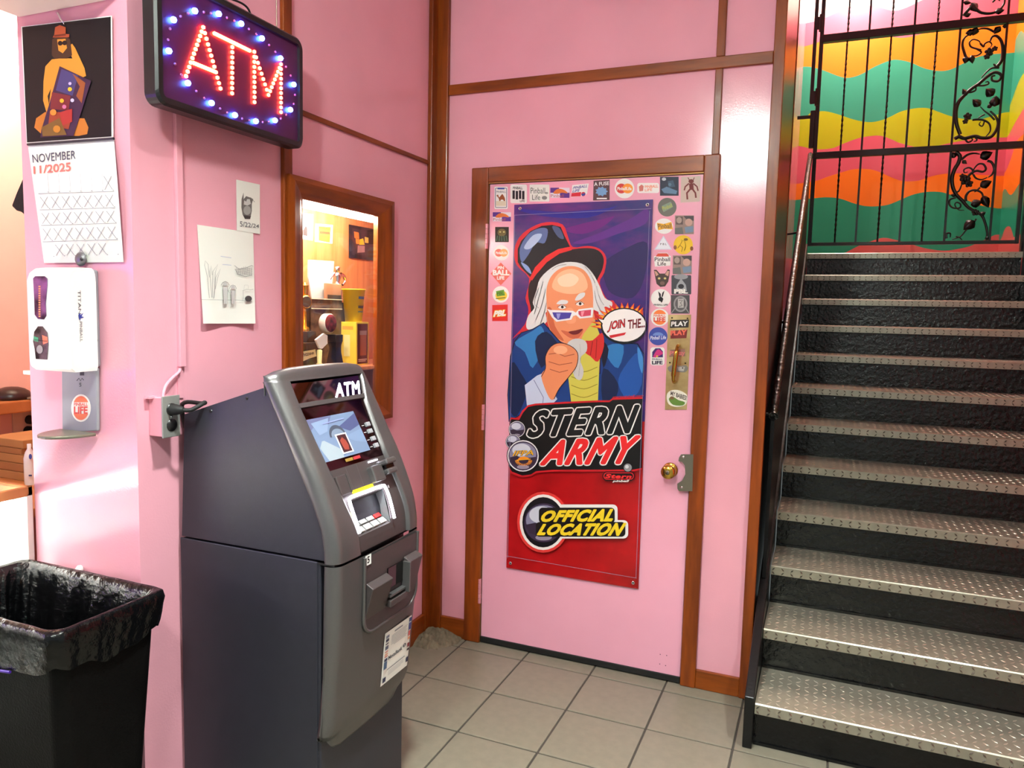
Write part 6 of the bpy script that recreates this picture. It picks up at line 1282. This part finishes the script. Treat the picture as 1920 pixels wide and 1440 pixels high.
a = sticker('white sticker with a magenta bell over the word LIFE'); base_(a, rrect(1219.5, 651, 1246, 685, 5), WHT); a.poly([(1223, 670), (1223, 660), (1229, 653), (1238, 653), (1243, 659), (1243, 670)], (70, 44, 110)); a.poly([tuple(p) for p in smooth([(1225, 669), (1229, 660), (1234, 655), (1240, 658), (1243, 663), (1238, 666), (1231, 670)], 3, True)], (206, 56, 130)); a.ell((1232, 668), 2, 1.6, (236, 190, 70)); a.text('PINBALL', box4(1223, 672, 1242, 675), (70, 50, 90), bold=.02); a.text('LIFE', box4(1222.5, 676.5, 1242.5, 683), (50, 40, 70), bold=.04); fin(a)
a = sticker('small dark brown square sticker with a green masked shape in the left column'); base_(a, box4(928.5, 425.5, 954, 454), (42, 36, 26)); a.ell((941, 436), 8, 7, (110, 96, 56)); a.ell((938, 435), 1.6, 1.2, (216, 206, 130)); a.ell((945, 435), 1.6, 1.2, (216, 206, 130)); [a.line([(933+4*k, 442), (931+5*k, 452)], 1.8, (70, 100, 78), up=False) for k in range(5)]; fin(a)
a = sticker('red diamond sticker with white PIN BALL LIFE lettering'); base_(a, [(939, 492), (959, 513), (939, 535), (920, 513)], (228, 110, 98)); a.text('PIN', box4(933, 499, 945, 505), WHT, bold=.04); a.text('BALL', box4(924, 506, 955.5, 516.5), WHT, bold=.05); a.text('LIFE', box4(932, 518, 946, 524.5), WHT, bold=.04); fin(a)
a = sticker('round white sticker with a green and yellow block'); base_(a, circ((939, 552), 15.5, 15.5), WHT); a.ell((940, 554), 11, 9.5, (236, 206, 70)); a.poly([(930, 546), (945, 543), (947, 554), (932, 556)], (110, 160, 56)); a.text('PBL', [(932, 548), (945, 546), (945, 552), (932, 554)], (50, 90, 30)); a.line([(930, 560), (948, 558)], 1.6, (90, 110, 40)); fin(a)
a = sticker('red square sticker with white rounded letters PBL'); base_(a, [(923, 572), (952, 571), (952, 602), (923, 602)], (214, 40, 34)); a.text('PBL', [(926, 583), (949, 581), (948, 592), (925, 594)], (240, 200, 60), bold=.12, shear=.2, ref=.05); a.text('PBL', [(926, 583), (949, 581), (948, 592), (925, 594)], WHT, bold=.05, shear=.2); fin(a)
# on the brass plate
PG = 'stickers on the brass plate'
a = sticker('dark sticker with white letters PLAY on the brass plate', y=-.0067, grp=PG); base_(a, [(1257, 600), (1292, 599), (1291, 614), (1256, 615)], (50, 44, 40)); a.text('PLAY', [(1259, 603), (1290, 602), (1289, 611), (1258, 612)], WHT, bold=.03); fin(a)
a = sticker('red lettered PLAY sticker on the brass plate', y=-.0067, grp=PG); base_(a, [(1258, 620), (1289, 618), (1287, 634), (1257, 635)], (120, 40, 40)); a.text('PLAY', [(1257, 620), (1288, 618), (1287, 628), (1257, 629)], (236, 110, 90), bold=.05); fin(a)
a = sticker('pink script sticker behind the brass pull handle', y=-.0067, grp=PG); base_(a, [(1257, 656), (1284, 654), (1285, 668), (1255, 669)], (150, 110, 96)); a.text('Pl  ay', [(1256, 658), (1285, 657), (1285, 668), (1255, 669)], (226, 130, 130), bold=.03); fin(a)
a = sticker('grey animal sticker across the brass plate under the handle', y=-.0067, grp=PG); base_(a, [tuple(p) for p in smooth([(1252, 689), (1262, 684), (1275, 686), (1286, 685), (1290, 691), (1284, 698), (1268, 697), (1256, 697)], 3, True)], (134, 128, 120)); a.poly([(1270, 688), (1284, 688), (1282, 696), (1272, 695)], (180, 176, 170)); a.ell((1280, 690), 1.4, 1.2, (40, 38, 38)); fin(a)
a = sticker('cut out sticker with a green shape reading MY BABIES at the foot of the plate', y=-.0067, grp=PG); base_(a, [tuple(p) for p in smooth([(1250, 742), (1256, 733), (1270, 731), (1284, 737), (1289, 744), (1286, 758), (1270, 763), (1254, 758)], 3, True)], (232, 228, 214)); a.text('MY BABIES!', [(1258, 733), (1288, 742), (1287, 751), (1257, 741)], (70, 60, 56), bold=.03); a.poly([tuple(p) for p in smooth([(1254, 748), (1262, 744), (1272, 750), (1284, 754), (1280, 760), (1262, 759)], 3, True)], (96, 130, 56)); a.ell((1260, 746), 4, 3, (120, 86, 56)); fin(a)
